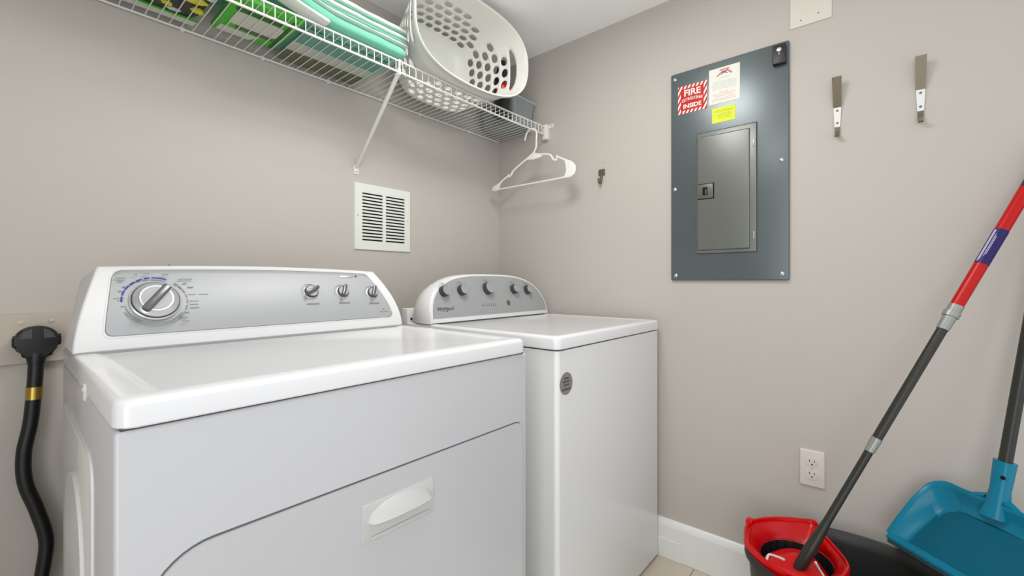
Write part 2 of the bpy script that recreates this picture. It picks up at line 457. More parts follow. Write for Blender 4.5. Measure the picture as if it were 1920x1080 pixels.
def face_patch(facefn, outline_fn, w, NXp=80, NHp=14):
    """grid patch on a curved face: outline_fn(s,t)->(x,h)"""
    b = nb(); g = [[b.verts.new(facefn(*outline_fn(i / NXp, j / NHp), w)) for j in range(NHp + 1)] for i in range(NXp + 1)]
    for i in range(NXp):
        for j in range(NHp): b.faces.new([g[i][j], g[i + 1][j], g[i + 1][j + 1], g[i][j + 1]])
    # skirt back into the face
    loop = [g[i][0] for i in range(NXp + 1)] + [g[NXp][j] for j in range(1, NHp + 1)] + [g[i][NHp] for i in range(NXp - 1, -1, -1)] + [g[0][j] for j in range(NHp - 1, 0, -1)]
    nrm = Vector((0, 1, 0)) * (abs(w) + .001)
    sk = [b.verts.new(v.co + nrm) for v in loop]
    for i in range(len(loop)): b.faces.new([loop[i], loop[(i + 1) % len(loop)], sk[(i + 1) % len(loop)], sk[i]])
    return b
def silver_out(ex):
    def f(s, t):
        h0 = 0.030 - ex; h1t = lambda x: con_top(x) - 0.0095 + ex
        r = 0.020
        xl0, xr0 = 0.046 - ex, 0.688 + ex
        s = (1 - math.cos(PI * s)) / 2
        # t along height
        xm = xl0 + (xr0 - xl0) * s
        H1 = h1t(xm); h = h0 + (H1 - h0) * t
        ins = con_inset(h)
        x = xl0 + ins * .40 + (xr0 - xl0 - ins * 1.62) * s
        # round corners: squeeze
        e = min(s, 1 - s) * (xr0 - xl0)
        def corner(e, r, amt):
            return amt * (1 - math.sqrt(max(0, 1 - ((r - e) / r) ** 2))) if e < r else 0
        h = h + corner(e, .012, 0.012) * (1 - t) - corner(e, 0.022, 0.022) * t
        return x, h
    return f
obj('console_rim', face_patch(con_face, silver_out(0.004), 0.0008), M['plastic'], smooth=60, **L)
obj('control_panel', face_patch(con_face, silver_out(0.0), 0.0016), M['silver'], smooth=60, **L)
obj('panel_shadow_line', face_patch(con_face, silver_out(0.0012), 0.0012), M['print_'], smooth=60, **L)
# frame on console face
def cf(x0, h0, w0=0.0016):
    sl = 0.072 * 2 * h0 / 0.164 ** 2
    nrm = Vector((0, -1, sl)).normalized(); up = Vector((0, sl, 1)).normalized()
    o = con_face(x0, h0, w0)
    return lambda u, v, w: tuple(o + Vector((1, 0, 0)) * u + up * v + nrm * w), nrm, up, o
def ring_arc(bm, fr, r0, r1, a0, a1, d, n=16):
    pts = [(r1 * math.cos(math.radians(a0 + (a1 - a0) * k / n)), r1 * math.sin(math.radians(a0 + (a1 - a0) * k / n))) for k in range(n + 1)]
    pts += [(r0 * math.cos(math.radians(a1 - (a1 - a0) * k / n)), r0 * math.sin(math.radians(a1 - (a1 - a0) * k / n))) for k in range(n + 1)]
    return prism(bm, pts, fr, -0.0004, d)
def dryer_dial():
    fr, nrm, up, o = cf(0.1262, 0.0945)
    b = nb(); lathe(b, [(0.0435, -0.001), (0.0435, 0.0025), (0.041, 0.004), (0.040, 0.003)], o, nrm, 40)
    dl = obj('cycle_dial', b, M['chrome'], **L)
    obj('dial_ring', lathe(nb(), [(0.040, 0), (0.040, 0.0046), (0.0385, 0.0052)], o, nrm, 40), M['knobside'], parent=dl, world=False)
    obj('dial_face', lathe(nb(), [(0.0385, 0), (0.0385, 0.007), (0.036, 0.010), (0.030, 0.013), (0.0285, 0.0155), (0.0, 0.016)], o, nrm, 40), M['chrome'], parent=dl, world=False)
    obj('dial_cap', lathe(nb(), [(0.0255, 0.014), (0.0255, 0.0168), (0.0, 0.0172)], o, nrm, 36), M['silver'], parent=dl, world=False)
    a = math.radians(52)
    ca, sa = math.cos(a), math.sin(a)
    def rot(p): return (p[0] * ca - p[1] * sa, p[0] * sa + p[1] * ca)
    b = nb(); prism(b, [rot(p) for p in rrect(-0.036, 0.033, -0.0075, 0.0075, 0.005, 4)], fr, 0.015, 0.026, 0.003, 2)
    obj('dial_grip', b, M['knobgrey'], parent=dl, world=False)
    # printed marks
    b = nb()
    for a0, a1 in ((168, 181), (153, 165), (139, 150), (125, 136), (110, 122), (96, 107), (66, 93)): ring_arc(b, fr, 0.0525, 0.0555, a0, a1, 0.0003, 8)
    obj('blue_cycle_marks', b, M['blue'], label='blue printed cycle marks around the dial', **L)
    b = nb()
    for a0, a1 in ((42, 50), (30, 40), (18, 28), (6, 15), (-8, 2), (-24, -12), (-48, -30)): ring_arc(b, fr, 0.053, 0.0555, a0, a1, 0.0003, 6)
    ring_arc(b, fr, 0.0495, 0.0512, 196, 325, 0.0003, 24)
    ring_arc(b, fr, 0.0545, 0.056, 205, 318, 0.0003, 24)
    words = [(u_ * (.7 if u_ < 0 else .93), v_, w_ * .8) for u_, v_, w_ in [(-0.086, 0.052, .020), (-0.080, 0.046, .011), (-0.082, 0.022, .008), (-0.072, 0.032, .007), (-0.094, 0.006, .022), (-0.086, 0.001, .012), (-0.080, -0.012, .012),
             (-0.044, 0.060, .008), (-0.022, 0.063, .013), (0.016, 0.061, .016), (0.046, 0.049, .007), (0.052, 0.050, .026), (0.054, 0.040, .010), (0.062, 0.030, .014),
             (0.062, 0.012, .018), (0.082, 0.012, .024), (0.062, -0.004, .022), (0.062, -0.012, .020), (0.062, -0.020, .022), (0.052, -0.030, .009), (0.038, -0.041, .020), (0.044, -0.050, .016)]]
    for (u, v, w_) in words:
        n_ = max(2, int(w_ / 0.0026))
        for k in range(n_):
            ww = w_ / n_
            prism(b, [(u + k * ww, v), (u + k * ww + ww * .72, v), (u + k * ww + ww * .72, v + .0022), (u + k * ww, v + .0022)], fr, -0.0004, 0.0003)
    obj('printed_markings', b, M['print_'], **L)
dryer_dial()
for i, (x, h, ang, r) in enumerate(((0.4525, 0.106, 28, 0.0165), (0.5405, 0.104, 66, 0.0150), (0.6315, 0.100, 64, 0.0150))):
    fr, nrm, up, o = cf(x, h)
    b = nb(); lathe(b, [(r + .004, -0.001), (r + .004, 0.001), (r + .002, 0.0022)], o, nrm, 28)
    kn = obj('selector_knob', b, M['chrome'], **L)
    obj('knob_collar', lathe(nb(), [(r + .0012, 0), (r + .001, 0.006), (r - .001, 0.008)], o, nrm, 28), M['knobside'], parent=kn, world=False)
    obj('knob_face', lathe(nb(), [(r - .0015, 0.006), (r - .002, 0.009), (0.0, 0.0095)], o, nrm, 28), M['silver'], parent=kn, world=False)
    a = math.radians(ang); ca, sa = math.cos(a), math.sin(a)
    b = nb(); prism(b, [(p[0] * ca - p[1] * sa, p[0] * sa + p[1] * ca) for p in rrect(-r - .003, r + .003, -0.0045, 0.0045, 0.003, 4)], fr, 0.006, 0.019, 0.002, 2)
    obj('knob_grip', b, M['knobgrey'], parent=kn, world=False)
    obj('scale_arc', ring_arc(nb(), fr, r + .0075, r + .0083, 40, 200, 0.0003, 16), M['print_'], **L)
    b = nb()
    for k in range(8):
        w_ = 0.0042
        prism(b, [(-.017 + k * w_, -r - .0185), (-.017 + k * w_ + .0031, -r - .0185), (-.017 + k * w_ + .0031, -r - .016), (-.017 + k * w_, -r - .016)], fr, -0.0004, 0.0003)
    obj('printed_legend', b, M['print_'], **L)
fr, nrm, up, o = cf(0.571, 0.148)
b = nb(); prism(b, rrect(-0.025, 0.019, -0.004, 0.004, 0.0038, 5), fr, -0.001, 0.0025, 0.0012)
bd = obj('maker_badge', b, M['chrome'], **L)
b = nb(); lathe(b, [(0.003, 0), (0.003, 0.002)], con_face(0.5975, 0.149, .0016), nrm, 12)
obj('badge_dot', b, M['knobside'], **L)
fr, nrm, up, o = cf(0.652, 0.046)
b = nb()
prism(b, [(0.004, .005), (0.009, .005), (0.009, .009), (0.004, .009)], fr, -.0004, .0003)
for k in range(6): prism(b, [(-.008 + k * .005, -.002), (-.0045 + k * .005, -.002), (-.0045 + k * .005, .0008), (-.008 + k * .005, .0008)], fr, -.0004, .0003)
obj('corner_print', b, M['print_'], **L)

# ---------------- washer ----------------
WSX0, WSX1, WSY, WSZ = 0.960, 1.6445, 0.6585, 0.902
WW = WSX1 - WSX0; WD = 0.66; WSE = 0.8645
was = thing('washing_machine', 'white top-loading washing machine with rounded grey console, near the corner', 'washing machine', (WSX0, WSY, 0))
L = dict(parent=was, world=False)
b = nb(); prism(b, rrect(0.003, WW - .003, 0.003, WD, (0.014, 0.014, 0.005, 0.005), 6), TOP(0), 0.012, WSE - .002, 0.003, 2)
obj('body', b, M['enamel_body'], **L)
for x in (0.06, WW - .06):
    for y in (0.06, WD - .06): obj('foot', lathe(nb(), [(0.018, 0), (0.02, 0.003), (0.02, 0.014)], (x, y, 0), (0, 0, 1), 14), M['black'], **L)
b = nb(); prism(b, rrect(0.005, WW - .005, 0.005, WD, (0.02, 0.02, 0.004, 0.004), 5), TOP(0), WSE - .005, WSE + .003)
obj('gap', b, M['seam'], **L)
lid('lid', 0, WW, 0, WD, WSE + .0018, WSZ, was, 0.022, 0.03, well=0.0025)
b = nb(); box(b, 0.004, WW - .02, WD + .0, WD + .035, WSZ - .06, WSZ + .048, 0.003)
lathe(b, [(0.003, 0), (0.003, 0.0006)], (0.03, WD, WSZ + .012), (0, -1, 0), 10)
obj('rear_housing', b, M['plastic'], **L)
obj('rear_hole', lathe(nb(), [(0.0042, 0), (0.0042, 0.0012)], (0.022, WD, WSZ + .010), (0, -1, 0), 10), M['dark'], **L)
WC0 = 0.522; WCH = 0.1755; WHW = 0.343; WCX = WW / 2 + 0.0
def wdy(h): return 0.052 * (h / WCH) ** 1.3 if h > 0 else 0
def wface(x, h, w=0.0):
    sl = 0.052 * 1.3 / WCH * (max(h, .001) / WCH) ** .3
    n_ = Vector((0, -1, sl)).normalized()
    return Vector((x, WC0 + wdy(h), WSZ + h)) + n_ * w
def warch(s, H, hw):
    """point on the arch outline: s in 0..1 from left base to right base"""
    a = PI * (1 - s)
    c, si = math.cos(a), math.sin(a)
    ex, ez = 2 / 3.3, 2 / 2.5
    return (WCX + hw * math.copysign(abs(c) ** ex, c), H * abs(si) ** ez)
b = nb(); NS = 56; rows = []
for i in range(NS + 1):
    s = i / NS; row = []
    for (H, hw, dy, mode) in ((WCH - .010, WHW - .010, 0, 'f'), (WCH - .004, WHW - .0035, 0.0005, 'f'), (WCH, WHW, 0.005, 'f'), (WCH, WHW + .002, 0.05, 's'), (WCH - .012, WHW - .004, 0.10, 's'), (WCH - .03, WHW - .02, 0.118, 's')):
        x, h = warch(s, H, hw)
        y = WC0 + wdy(h) + dy if mode == 'f' else WC0 + wdy(h) * (1 - dy * 5 if dy < .1 else .3) + dy
        row.append(b.verts.new((x, y, WSZ + h)))
    rows.append(row)
for a, c in zip(rows[:-1], rows[1:]):
    for k in range(len(a) - 1): b.faces.new([a[k], c[k], c[k + 1], a[k + 1]])
# front and rear caps as vertical strips
for idx, rev in ((0, False), (len(rows[0]) - 1, True)):
    for i in range(NS // 2):
        a, c = rows[i][idx], rows[i + 1][idx]; d, e = rows[NS - i - 1][idx], rows[NS - i][idx]
        vsx = [a, c, d, e] if c is not d else [a, c, e]
        try: b.faces.new(vsx)
        except ValueError: pass
wc = obj('console', b, M['plastic'], smooth=45, **L)
b = nb(); prism(b, [(WCX - WHW + .006, WC0 - .0012), (WCX + WHW - .006, WC0 - .0012), (WCX + WHW - .006, WC0 + .1), (WCX - WHW + .006, WC0 + .1)], TOP(WSZ), -.004, 0.0022)
obj('console_foot', b, M['seam'], **L)
# grey fascia following the arch
b = nb(); NS2 = 60; NH2 = 8; H2, hw2, hb = WCH - .008, WHW - .0135, 0.018
ring = []
for i in range(NS2 + 1):
    x, h = warch(i / NS2, H2, hw2); ring.append((x, max(h, hb)))
left = [p for p in ring]
g = []
for i in range(NS2 // 2 + 1):
    (xl, hl), (xr, hr) = ring[i], ring[NS2 - i]
    g.append([b.verts.new(wface(xl + (xr - xl) * k / 24, hl, 0.0014)) for k in range(25)])
for a, c in zip(g[:-1], g[1:]):
    for k in range(24):
        try: b.faces.new([a[k], a[k + 1], c[k + 1], c[k]])
        except ValueError: pass
bmesh.ops.remove_doubles(b, verts=b.verts, dist=1e-5)
edges = [e for e in b.edges if e.is_boundary]
ret = bmesh.ops.extrude_edge_only(b, edges=edges)
for v in [q for q in ret['geom'] if isinstance(q, bmesh.types.BMVert)]: v.co.y += 0.004
obj('control_panel', b, M['silver2'], smooth=30, **L)
def wf(x0, h0, w0=0.0014):
    sl = 0.052 * 1.3 / WCH * (h0 / WCH) ** .3
    nrm = Vector((0, -1, sl)).normalized(); up = Vector((0, sl, 1)).normalized(); o = wface(x0, h0, w0)
    return (lambda u, v, w: tuple(o + Vector((1, 0, 0)) * u + up * v + nrm * w)), nrm, up, o
for (wx, h, r) in ((0.0795, 0.110, 0.0195), (0.1665, 0.112, 0.0195), (0.309, 0.117, 0.0245), (0.468, 0.112, 0.0195), (0.558, 0.108, 0.0195)):
    fr, nrm, up, o = wf(wx, h)
    kn = obj('selector_knob', lathe(nb(), [(r + .001, -.001), (r + .001, 0.004), (r - .0005, 0.018), (r - .002, 0.021), (r - .0035, 0.0222)], o, nrm, 32), M['knobside'], **L)
    obj('knob_face', lathe(nb(), [(r - .001, 0.0215), (r - .0022, 0.0235), (0, 0.0238)], o, nrm, 32), M['knobface'], parent=kn, world=False)
    obj('knob_pointer', prism(nb(), rrect(-.0006, .0006, r - .009, r - .003, .0004, 2), fr, 0.023, 0.0242), M['knobside'], parent=kn, world=False)
    b = nb(); ring_arc(b, fr, r + .0065, r + .0072, 20, 160, .0003, 16)
    for k in range(5): prism(b, [(-.010 + k * .0042, r + .0115), (-.007 + k * .0042, r + .0115), (-.007 + k * .0042, r + .0135), (-.010 + k * .0042, r + .0135)], fr, -.0003, .0003)
    obj('printed_legend', b, M['print_'], **L)
fr, nrm, up, o = wf(0.4165, 0.058)
obj('start_button', prism(nb(), ell(0, 0, .0095, .011), fr, -.001, .003, .001), M['knobgrey'], **L)
fr, nrm, up, o = wf(0.30, 0.0515)
b = nb()
for k in range(7): prism(b, ell(-.038 + k * .0125, 0, .0022, n=10), fr, -.0003, .0006)
for k in range(7): prism(b, rrect(-.042 + k * .0125, -.034 + k * .0125, .0055, .0068, .0003, 1), fr, -.0003, .0004)
obj('status_lights', b, M['printd'], **L)
fr, nrm, up, o = wf(0.034, 0.043)
obj('maker_lettering', text_bm('Whirlpool', 0.019, tuple(o), (1, 0, 0), tuple(up), 0.0004, bold=0.0002), M['printd'], smooth=0, **L)
fr, nrm, up, o = wf(0.044, 0.0475)
sw = catmull([fr(-.006, -.002, .0004), fr(.02, .004, .0004), fr(.045, .003, .0004), fr(.034, -.008, .0004), fr(.012, -.006, .0004)], 8)
obj('maker_swoosh', tube(nb(), sw, 0.0005, 6), M['printd'], **L)
# round sticker on front
stx, stz = 1.0040 - WSX0, 0.7715
FR = FRONT(0.003)
sk = obj('round_sticker', prism(nb(), ell(stx, stz, .0305, n=40), FR, -.0005, .0012, .0004), M['badge'], **L)
b = nb()
for s_, dz, sz in (('REPAIR', .010, .0082), ('PARTS AND', .0012, .0082), ('SERVICE', -.0076, .0082), ('800-445-2151', -.0195, .0072)):
    pass
for (dz, wd) in ((.0125, .024), (.0035, .036), (-.0055, .026), (-.0175, .043)):
    n_ = int(wd / .004)
    for k in range(n_):
        u = stx - wd / 2 + k * wd / n_
        prism(b, [(u, stz + dz), (u + wd / n_ * .75, stz + dz), (u + wd / n_ * .75, stz + dz + .0042), (u, stz + dz + .0042)], FR, 0, .0016)
obj('sticker_print', b, M['printd'], parent=sk, world=False)

# ---------------- wall vent ----------------
vt = thing('wall_vent', 'white louvred air return grille on the back wall below the shelf brace', 'vent', (0.9855, BY, 1.294))
FB = FRONT(BY)
vx0, vx1, vz0, vz1 = 0.862, 1.109, 1.170, 1.418
b = nb()
zt, zb_ = 1.3905, 1.2035
for (a, c) in ((vx0, 0.892), (1.083, vx1)): prism(b, [(a, vz0), (c, vz0), (c, vz1), (a, vz1)], FB, 0.0, 0.006)
prism(b, [(0.9805, zb_), (0.9945, zb_), (0.9945, zt), (0.9805, zt)], FB, 0.0, 0.006)
prism(b, [(0.892, vz0), (1.083, vz0), (1.083, zb_), (0.892, zb_)], FB, 0, 0.006)
prism(b, [(0.892, zt), (1.083, zt), (1.083, vz1), (0.892, vz1)], FB, 0, 0.006)
# sloping rim
for (p, q, r_, s_) in (((vx0 - .002, vz0 - .002), (vx1 + .002, vz0 - .002), (vx1, vz0), (vx0, vz0)), ((vx1 + .002, vz0 - .002), (vx1 + .002, vz1 + .002), (vx1, vz1), (vx1, vz0)), ((vx1 + .002, vz1 + .002), (vx0 - .002, vz1 + .002), (vx0, vz1), (vx1, vz1)), ((vx0 - .002, vz1 + .002), (vx0 - .002, vz0 - .002), (vx0, vz0), (vx0, vz1))):
    b.faces.new([b.verts.new(FB(*p, 0)), b.verts.new(FB(*q, 0)), b.verts.new(FB(*r_, .006)), b.verts.new(FB(*s_, .006))])
obj('vent_frame', b, M['vent'], vt, smooth=0)
b = nb(); pitch = (zt - zb_) / 15
for (a, c) in ((0.892, 0.9805), (0.9945, 1.083)):
    for k in range(15):
        z = zb_ + (k + .45) * pitch
        pr_ = [(z + .0004, .0052), (z + .0074, .0056), (z + .0074, .0046), (z + .0040, .0040), (z + .0004, .0042)]
        A = [b.verts.new(FB(a, zz, w)) for zz, w in pr_]; B_ = [b.verts.new(FB(c, zz, w)) for zz, w in pr_]
        for i in range(5): b.faces.new([A[i], A[(i + 1) % 5], B_[(i + 1) % 5], B_[i]])
obj('louvres', b, M['vent'], vt, smooth=0)
obj('duct_opening', prism(nb(), [(0.890, 1.20), (1.085, 1.20), (1.085, 1.392), (0.890, 1.392)], FB, 0.0, 0.0008), M['dark'], vt, smooth=0)
for x in (0.874, 1.097):
    obj('screw', lathe(nb(), [(0.0035, 0), (0.003, 0.0012), (0, 0.0016)], FB(x, 1.296, .0058), (0, -1, 0), 12), M['screwp'], vt)

# ---------------- board, plug and cord ----------------
bd = thing('outlet_board', 'greige painted board screwed low on the back wall behind the black plug', 'board', (0.06, BY, 0.918))
obj('board_panel', prism(nb(), rrect(-0.42, 0.20, 0.8625, 0.9735, .001, 1), FB, 0, 0.014, 0.0012), M['board'], bd, smooth=0)
for (x, z) in ((0.0365, 0.9555), (0.0845, 0.9578), (0.088, 0.884)):
    obj('screw', lathe(nb(), [(0.005, 0), (0.0045, 0.002), (0, 0.003)], FB(x, z, .0135), (0, -1, 0), 14), M['screwp'], bd)
FP = FRONT(BY - .014)
pg = thing('power_cord', 'thick black appliance power cord with round plug and gold band', 'power cord', (0.0603, BY - .014, 0.90))
plug_poly = [(0.0603 + .0325 * math.cos(a), 0.9185 + .0245 * math.sin(a)) for a in [PI * k / 20 for k in range(21)]]
poly = [(0.0985, 0.922)] + [(0.0603 + .034 * math.cos(PI * k / 18), 0.921 + .0265 * math.sin(PI * k / 18)) for k in range(1, 18)] + [(0.022, 0.922), (0.022, 0.904), (0.033, 0.898), (0.037, 0.880), (0.046, 0.876), (0.074, 0.876), (0.083, 0.880), (0.086, 0.898), (0.0985, 0.905)]
poly.reverse()
hd = obj('plug', prism(nb(), poly, FP, 0.0, 0.032, 0.005, 3), M['cord'], pg)
obj('plug_facet', prism(nb(), [(0.033, 0.921), (0.052, 0.921), (0.052, 0.943), (0.040, 0.937)], FP, 0.03, 0.0328), M['knobside'], parent=hd)
obj('plug_facet', prism(nb(), [(0.070, 0.921), (0.089, 0.921), (0.082, 0.936), (0.070, 0.943)], FP, 0.03, 0.0328), M['knobside'], parent=hd)
path = catmull([(0.0595, BY - .032, 0.895), (0.0585, BY - .034, 0.86), (0.0555, BY - .036, 0.80), (0.050, BY - .036, 0.73), (0.040, BY - .038, 0.665), (0.042, BY - .04, 0.60), (0.060, BY - .04, 0.53), (0.074, BY - .04, 0.46), (0.070, BY - .04, 0.40), (0.062, BY - .04, 0.34), (0.06, BY - .04, 0.24), (0.09, BY - .045, 0.12), (0.16, BY - .06, 0.05)], 8)
obj('cord', tube(nb(), path, 0.0128, 16), M['cord'], pg)
obj('neck', tube(nb(), [(0.0597, BY - .031, 0.885), (0.0588, BY - .033, 0.872), (0.0585, BY - .034, 0.862)], .014, 16, radii=[.0165, .0155, .0135]), M['cord'], pg)
obj('gold_band', tube(nb(), [(0.0562, BY - .0355, 0.811), (0.0553, BY - .036, 0.783)], 0.0142, 18), M['copper'], pg, label='shiny gold metal band')
tag(obj('nail_hole', lathe(nb(), [(0.0025, 0), (0.002, .0006)], FB(0.309, 1.095, 0), (0, -1, 0), 10), M['softgrey']), 'tiny filled nail hole mark in the back wall above the dryer console', 'nail hole')

# ---------------- wire shelf ----------------
SZ = 1.757; SY0, SY1 = 1.20, 1.496; SXL, SXR = -0.62, 1.652
sh = thing('wire_shelf', 'white coated wire shelf fixed along the back wall under the ceiling', 'shelf', (0.5, SY1, SZ))
def sagz(x):   # the front rail hangs a little between its supports
    t = (x - 0.84) / 0.8
    return -0.004 * math.sin(PI * min(max(t, 0), 1)) if x > .84 else -0.003 * math.sin(PI * min(1, (0.84 - x) / 1.4))
def rail(y, z, r, sag=True):
    n_ = 40; return tube(nb(), [(SXL + (SXR - SXL) * k / n_, y, z + (sagz(SXL + (SXR - SXL) * k / n_) if sag else 0)) for k in range(n_ + 1)], r, 8)
obj('rear_rail', rail(SY1, SZ - .003, 0.0032, False), M['wire'], sh)
obj('front_rail', rail(SY0, SZ + .006, 0.0030), M['wire'], sh)
obj('lip_rail', rail(SY0, SZ - .030, 0.0036), M['wire'], sh)
n_w = int((SXR - SXL) / 0.0262)
xs = [SXR - .008 - k * .0262 for k in range(n_w)]
def wirebm(x):
    s = sagz(x)
    return tube(nb(), [(x, SY1 + .002, SZ), (x, 1.35, SZ + .001 + s * .5), (x, SY0 + .006, SZ + .006 + s), (x, SY0 - .0015, SZ + .003 + s), (x, SY0 - .003, SZ - .005 + s), (x, SY0 - .003, SZ - .030 + s)], 0.0014, 6)
for x in xs: obj('shelf_wire', wirebm(x), M['wire'], sh)
# brace, wall clips, end bracket
br = nb(); tp = Vector((0.845, SY0 + .004, SZ - .034)); bt = Vector((0.8695, BY - .006, 1.475))
d_ = (bt - tp); side = d_.cross(Vector((0, -0.3, 1))).normalized()
tube(br, [tp, tp + d_ * .04, tp + d_ * .96, bt], .0065, 10, radii=[.0085, .0075, .0062, .005])
obj('brace', br, M['wire'], sh)
obj('brace_foot', prism(nb(), rrect(0.8605, 0.8785, 1.448, 1.483, .004, 3), FB, 0, 0.0035, .001), M['wire'], sh)
obj('brace_screw', lathe(nb(), [(0.003, 0), (0.0025, .0014), (0, .0018)], FB(0.8695, 1.4575, .0035), (0, -1, 0), 10), M['brushed'], sh)
b = nb(); box(b, 0.840, 0.850, SY0 - .005, SY0 + .006, SZ - .040, SZ - .018, .002); box(b, 0.842, 0.848, SY0 - .006, SY0 + .003, SZ - .018, SZ + .010, .001)
obj('brace_clip', b, M['wire'], sh)
for x in (0.337, 0.545, 0.76, 1.16, 1.45):
    b = nb(); box(b, x - .005, x + .005, SY1 - .003, BY, SZ - .0085, SZ + .003, .001)
    obj('wall_clip', b, M['wire'], sh)
b = nb(); box(b, WX - .026, WX, SY0 - .012, SY0 + .012, SZ - .052, SZ + .016, .0025); box(b, WX - .003, WX, SY0 - .034, SY0 - .010, SZ + .002, SZ + .020, .001)
obj('end_bracket', b, M['wire'], sh)
obj('bracket_screw', lathe(nb(), [(0.003, 0), (0.0025, .0014), (0, .0018)], (WX - .003, SY0 - .024, SZ + .011), (-1, 0, 0), 10), M['brushed'], sh)

# ---------------- hanger ----------------
HX = 1.560
hg = thing('clothes_hanger', 'empty white plastic clothes hanger hooked on the front wire of the shelf', 'hanger', (HX, SY0, SZ - .028))
def H(y, z): return Vector((HX, y, z))
hookp = catmull([H(1.252, 1.690), H(1.246, 1.706), H(1.238, 1.722), H(1.222, 1.733), H(1.204, 1.7335), H(1.190, 1.724), H(1.184, 1.708), H(1.1855, 1.675), H(1.1865, 1.648), H(1.194, 1.634), H(1.201, 1.620)], 6)
obj('hook', tube(nb(), hookp, 0.0038, 8), M['hanger'], hg)
# flat body outline in (y,z): right/near end low y
def strip(bm, pts, w0, w1=None, t=.0035):
    pass
arm_far = catmull([H(1.205, 1.622), H(1.235, 1.606), H(1.285, 1.582), H(1.315, 1.566), H(1.327, 1.556), H(1.331, 1.548), H(1.345, 1.540), H(1.360, 1.540), H(1.385, 1.528), H(1.415, 1.512), H(1.430, 1.506)], 5)
arm_near = catmull([H(1.205, 1.622), H(1.165, 1.612), H(1.125, 1.604), H(1.105, 1.594), H(1.095, 1.578), H(1.080, 1.570), H(1.072, 1.582), H(1.048, 1.571), H(1.020, 1.556), H(1.005, 1.552)], 5)
low = [H(1.436, 1.489), H(1.34, 1.489), H(1.20, 1.489), H(1.08, 1.489), H(1.00, 1.491)]
sh_z = 0.018
b = nb(); tube(b, arm_far, .0042, 8); tube(b, arm_near, .0042, 8); tube(b, low, .0038, 8)
prism(b, [(1.245, 1.600), (1.21, 1.624), (1.198, 1.626), (1.150, 1.606), (1.16, 1.598), (1.20, 1.594)], RIGHT(HX + .003), 0, .006, .0015)
e1 = [(1.392, 1.520), (1.412, 1.514), (1.432, 1.512), (1.448, 1.505), (1.455, 1.496), (1.452, 1.487), (1.436, 1.484), (1.40, 1.486), (1.407, 1.495), (1.404, 1.508)]
prism(b, e1, RIGHT(HX + .003), 0, .006, .0015)
e2 = [(1.040, 1.572), (1.015, 1.560), (0.995, 1.548), (0.982, 1.532), (0.980, 1.512), (0.988, 1.495), (1.005, 1.486), (1.045, 1.487), (1.030, 1.500), (1.024, 1.520), (1.028, 1.545)]
prism(b, e2, RIGHT(HX + .003), 0, .006, .0015)
for p in ((1.347, 1.541), (1.356, 1.553)): pass
tube(b, [H(1.352, 1.541), H(1.348, 1.552)], .003, 8); tube(b, [H(1.070, 1.578), H(1.076, 1.590)], .003, 8)
obj('frame', b, M['hanger'], hg)

# ---------------- laundry basket ----------------
bk = thing('laundry_basket', 'white plastic laundry basket with round holes lying on its side on the shelf', 'basket', (1.12, 1.30, SZ + .012))
NU, NV = 28, 8
BT = SZ + .0095
def sup(th, a, b_, n_):
    c, s = math.cos(th), math.sin(th); r = (abs(c / a) ** n_ + abs(s / b_) ** n_) ** (-1 / n_)
    return r * c, r * s
# equal-arc parameter table
def table(a, b_, n_):
    N = 720; P_ = [sup(2 * PI * k / N, a, b_, n_) for k in range(N + 1)]; Ls = [0]
    for k in range(N): Ls.append(Ls[-1] + math.dist(P_[k], P_[k + 1]))
    def f(u):
        t = (u % 1.0) * Ls[-1]; lo = 0; hi = N
        while hi - lo > 1:
            m_ = (lo + hi) // 2
            if Ls[m_] <= t: lo = m_
            else: hi = m_
        q = (t - Ls[lo]) / max(1e-9, Ls[lo + 1] - Ls[lo]); return (P_[lo][0] + (P_[lo + 1][0] - P_[lo][0]) * q, P_[lo][1] + (P_[lo + 1][1] - P_[lo][1]) * q)
    return f
TA, TB = table(0.170, 0.148, 4.0), table(0.278, 0.160, 2.9)
def bsurf(u, v):
    (xa, za), (xb, zb2) = TA(u), TB(u)
    x = xa + (xb - xa) * v; z = za + (zb2 - za) * v
    ang = math.atan2(zb2 / .160, xb / .278)
    bulge = abs(math.cos(ang)) ** 2
    yr = 1.150 - 0.030 * bulge          # rim: handles stand further out than the long sides
    y = 1.435 + (yr - 1.435) * v
    cz = BT + .148 + (.160 - .148) * v
    if v < 0.12:                        # rounded foot
        k = 1 - v / .12; x *= 1 - .10 * k * k; z = z * (1 - .10 * k * k); y = y
    return Vector((1.163 + x - .033 * v, y, cz + z))
b = nb()
def vkey(cache, u4, v4):
    u4 %= NU * 4
    if (u4, v4) not in cache: cache[(u4, v4)] = b.verts.new(bsurf(u4 / (NU * 4.0), v4 / (NV * 4.0)))
    return cache[(u4, v4)]
cache = {}
def cell(u4, v4, w4, h4, hole, hr=(0.37, 0.36)):
    bord = [(u4 + i, v4) for i in range(w4)] + [(u4 + w4, v4 + j) for j in range(h4)] + [(u4 + w4 - i, v4 + h4) for i in range(w4)] + [(u4, v4 + h4 - j) for j in range(h4)]
    bv = [vkey(cache, *p) for p in bord]
    if not hole:
        for i in range(w4):
            for j in range(h4):
                b.faces.new([vkey(cache, u4 + i, v4 + j), vkey(cache, u4 + i + 1, v4 + j), vkey(cache, u4 + i + 1, v4 + j + 1), vkey(cache, u4 + i, v4 + j + 1)])
        return
    cu, cv = u4 + w4 / 2, v4 + h4 / 2; ev = []
    for (pu, pv) in bord:
        a = math.atan2((pv - cv) / h4, (pu - cu) / w4)
        ev.append(b.verts.new(bsurf((cu + hr[0] * w4 * math.cos(a)) / (NU * 4.0), (cv + hr[1] * h4 * math.sin(a)) / (NV * 4.0))))
    for i in range(len(bord)): b.faces.new([bv[i], bv[(i + 1) % len(bord)], ev[(i + 1) % len(bord)], ev[i]])
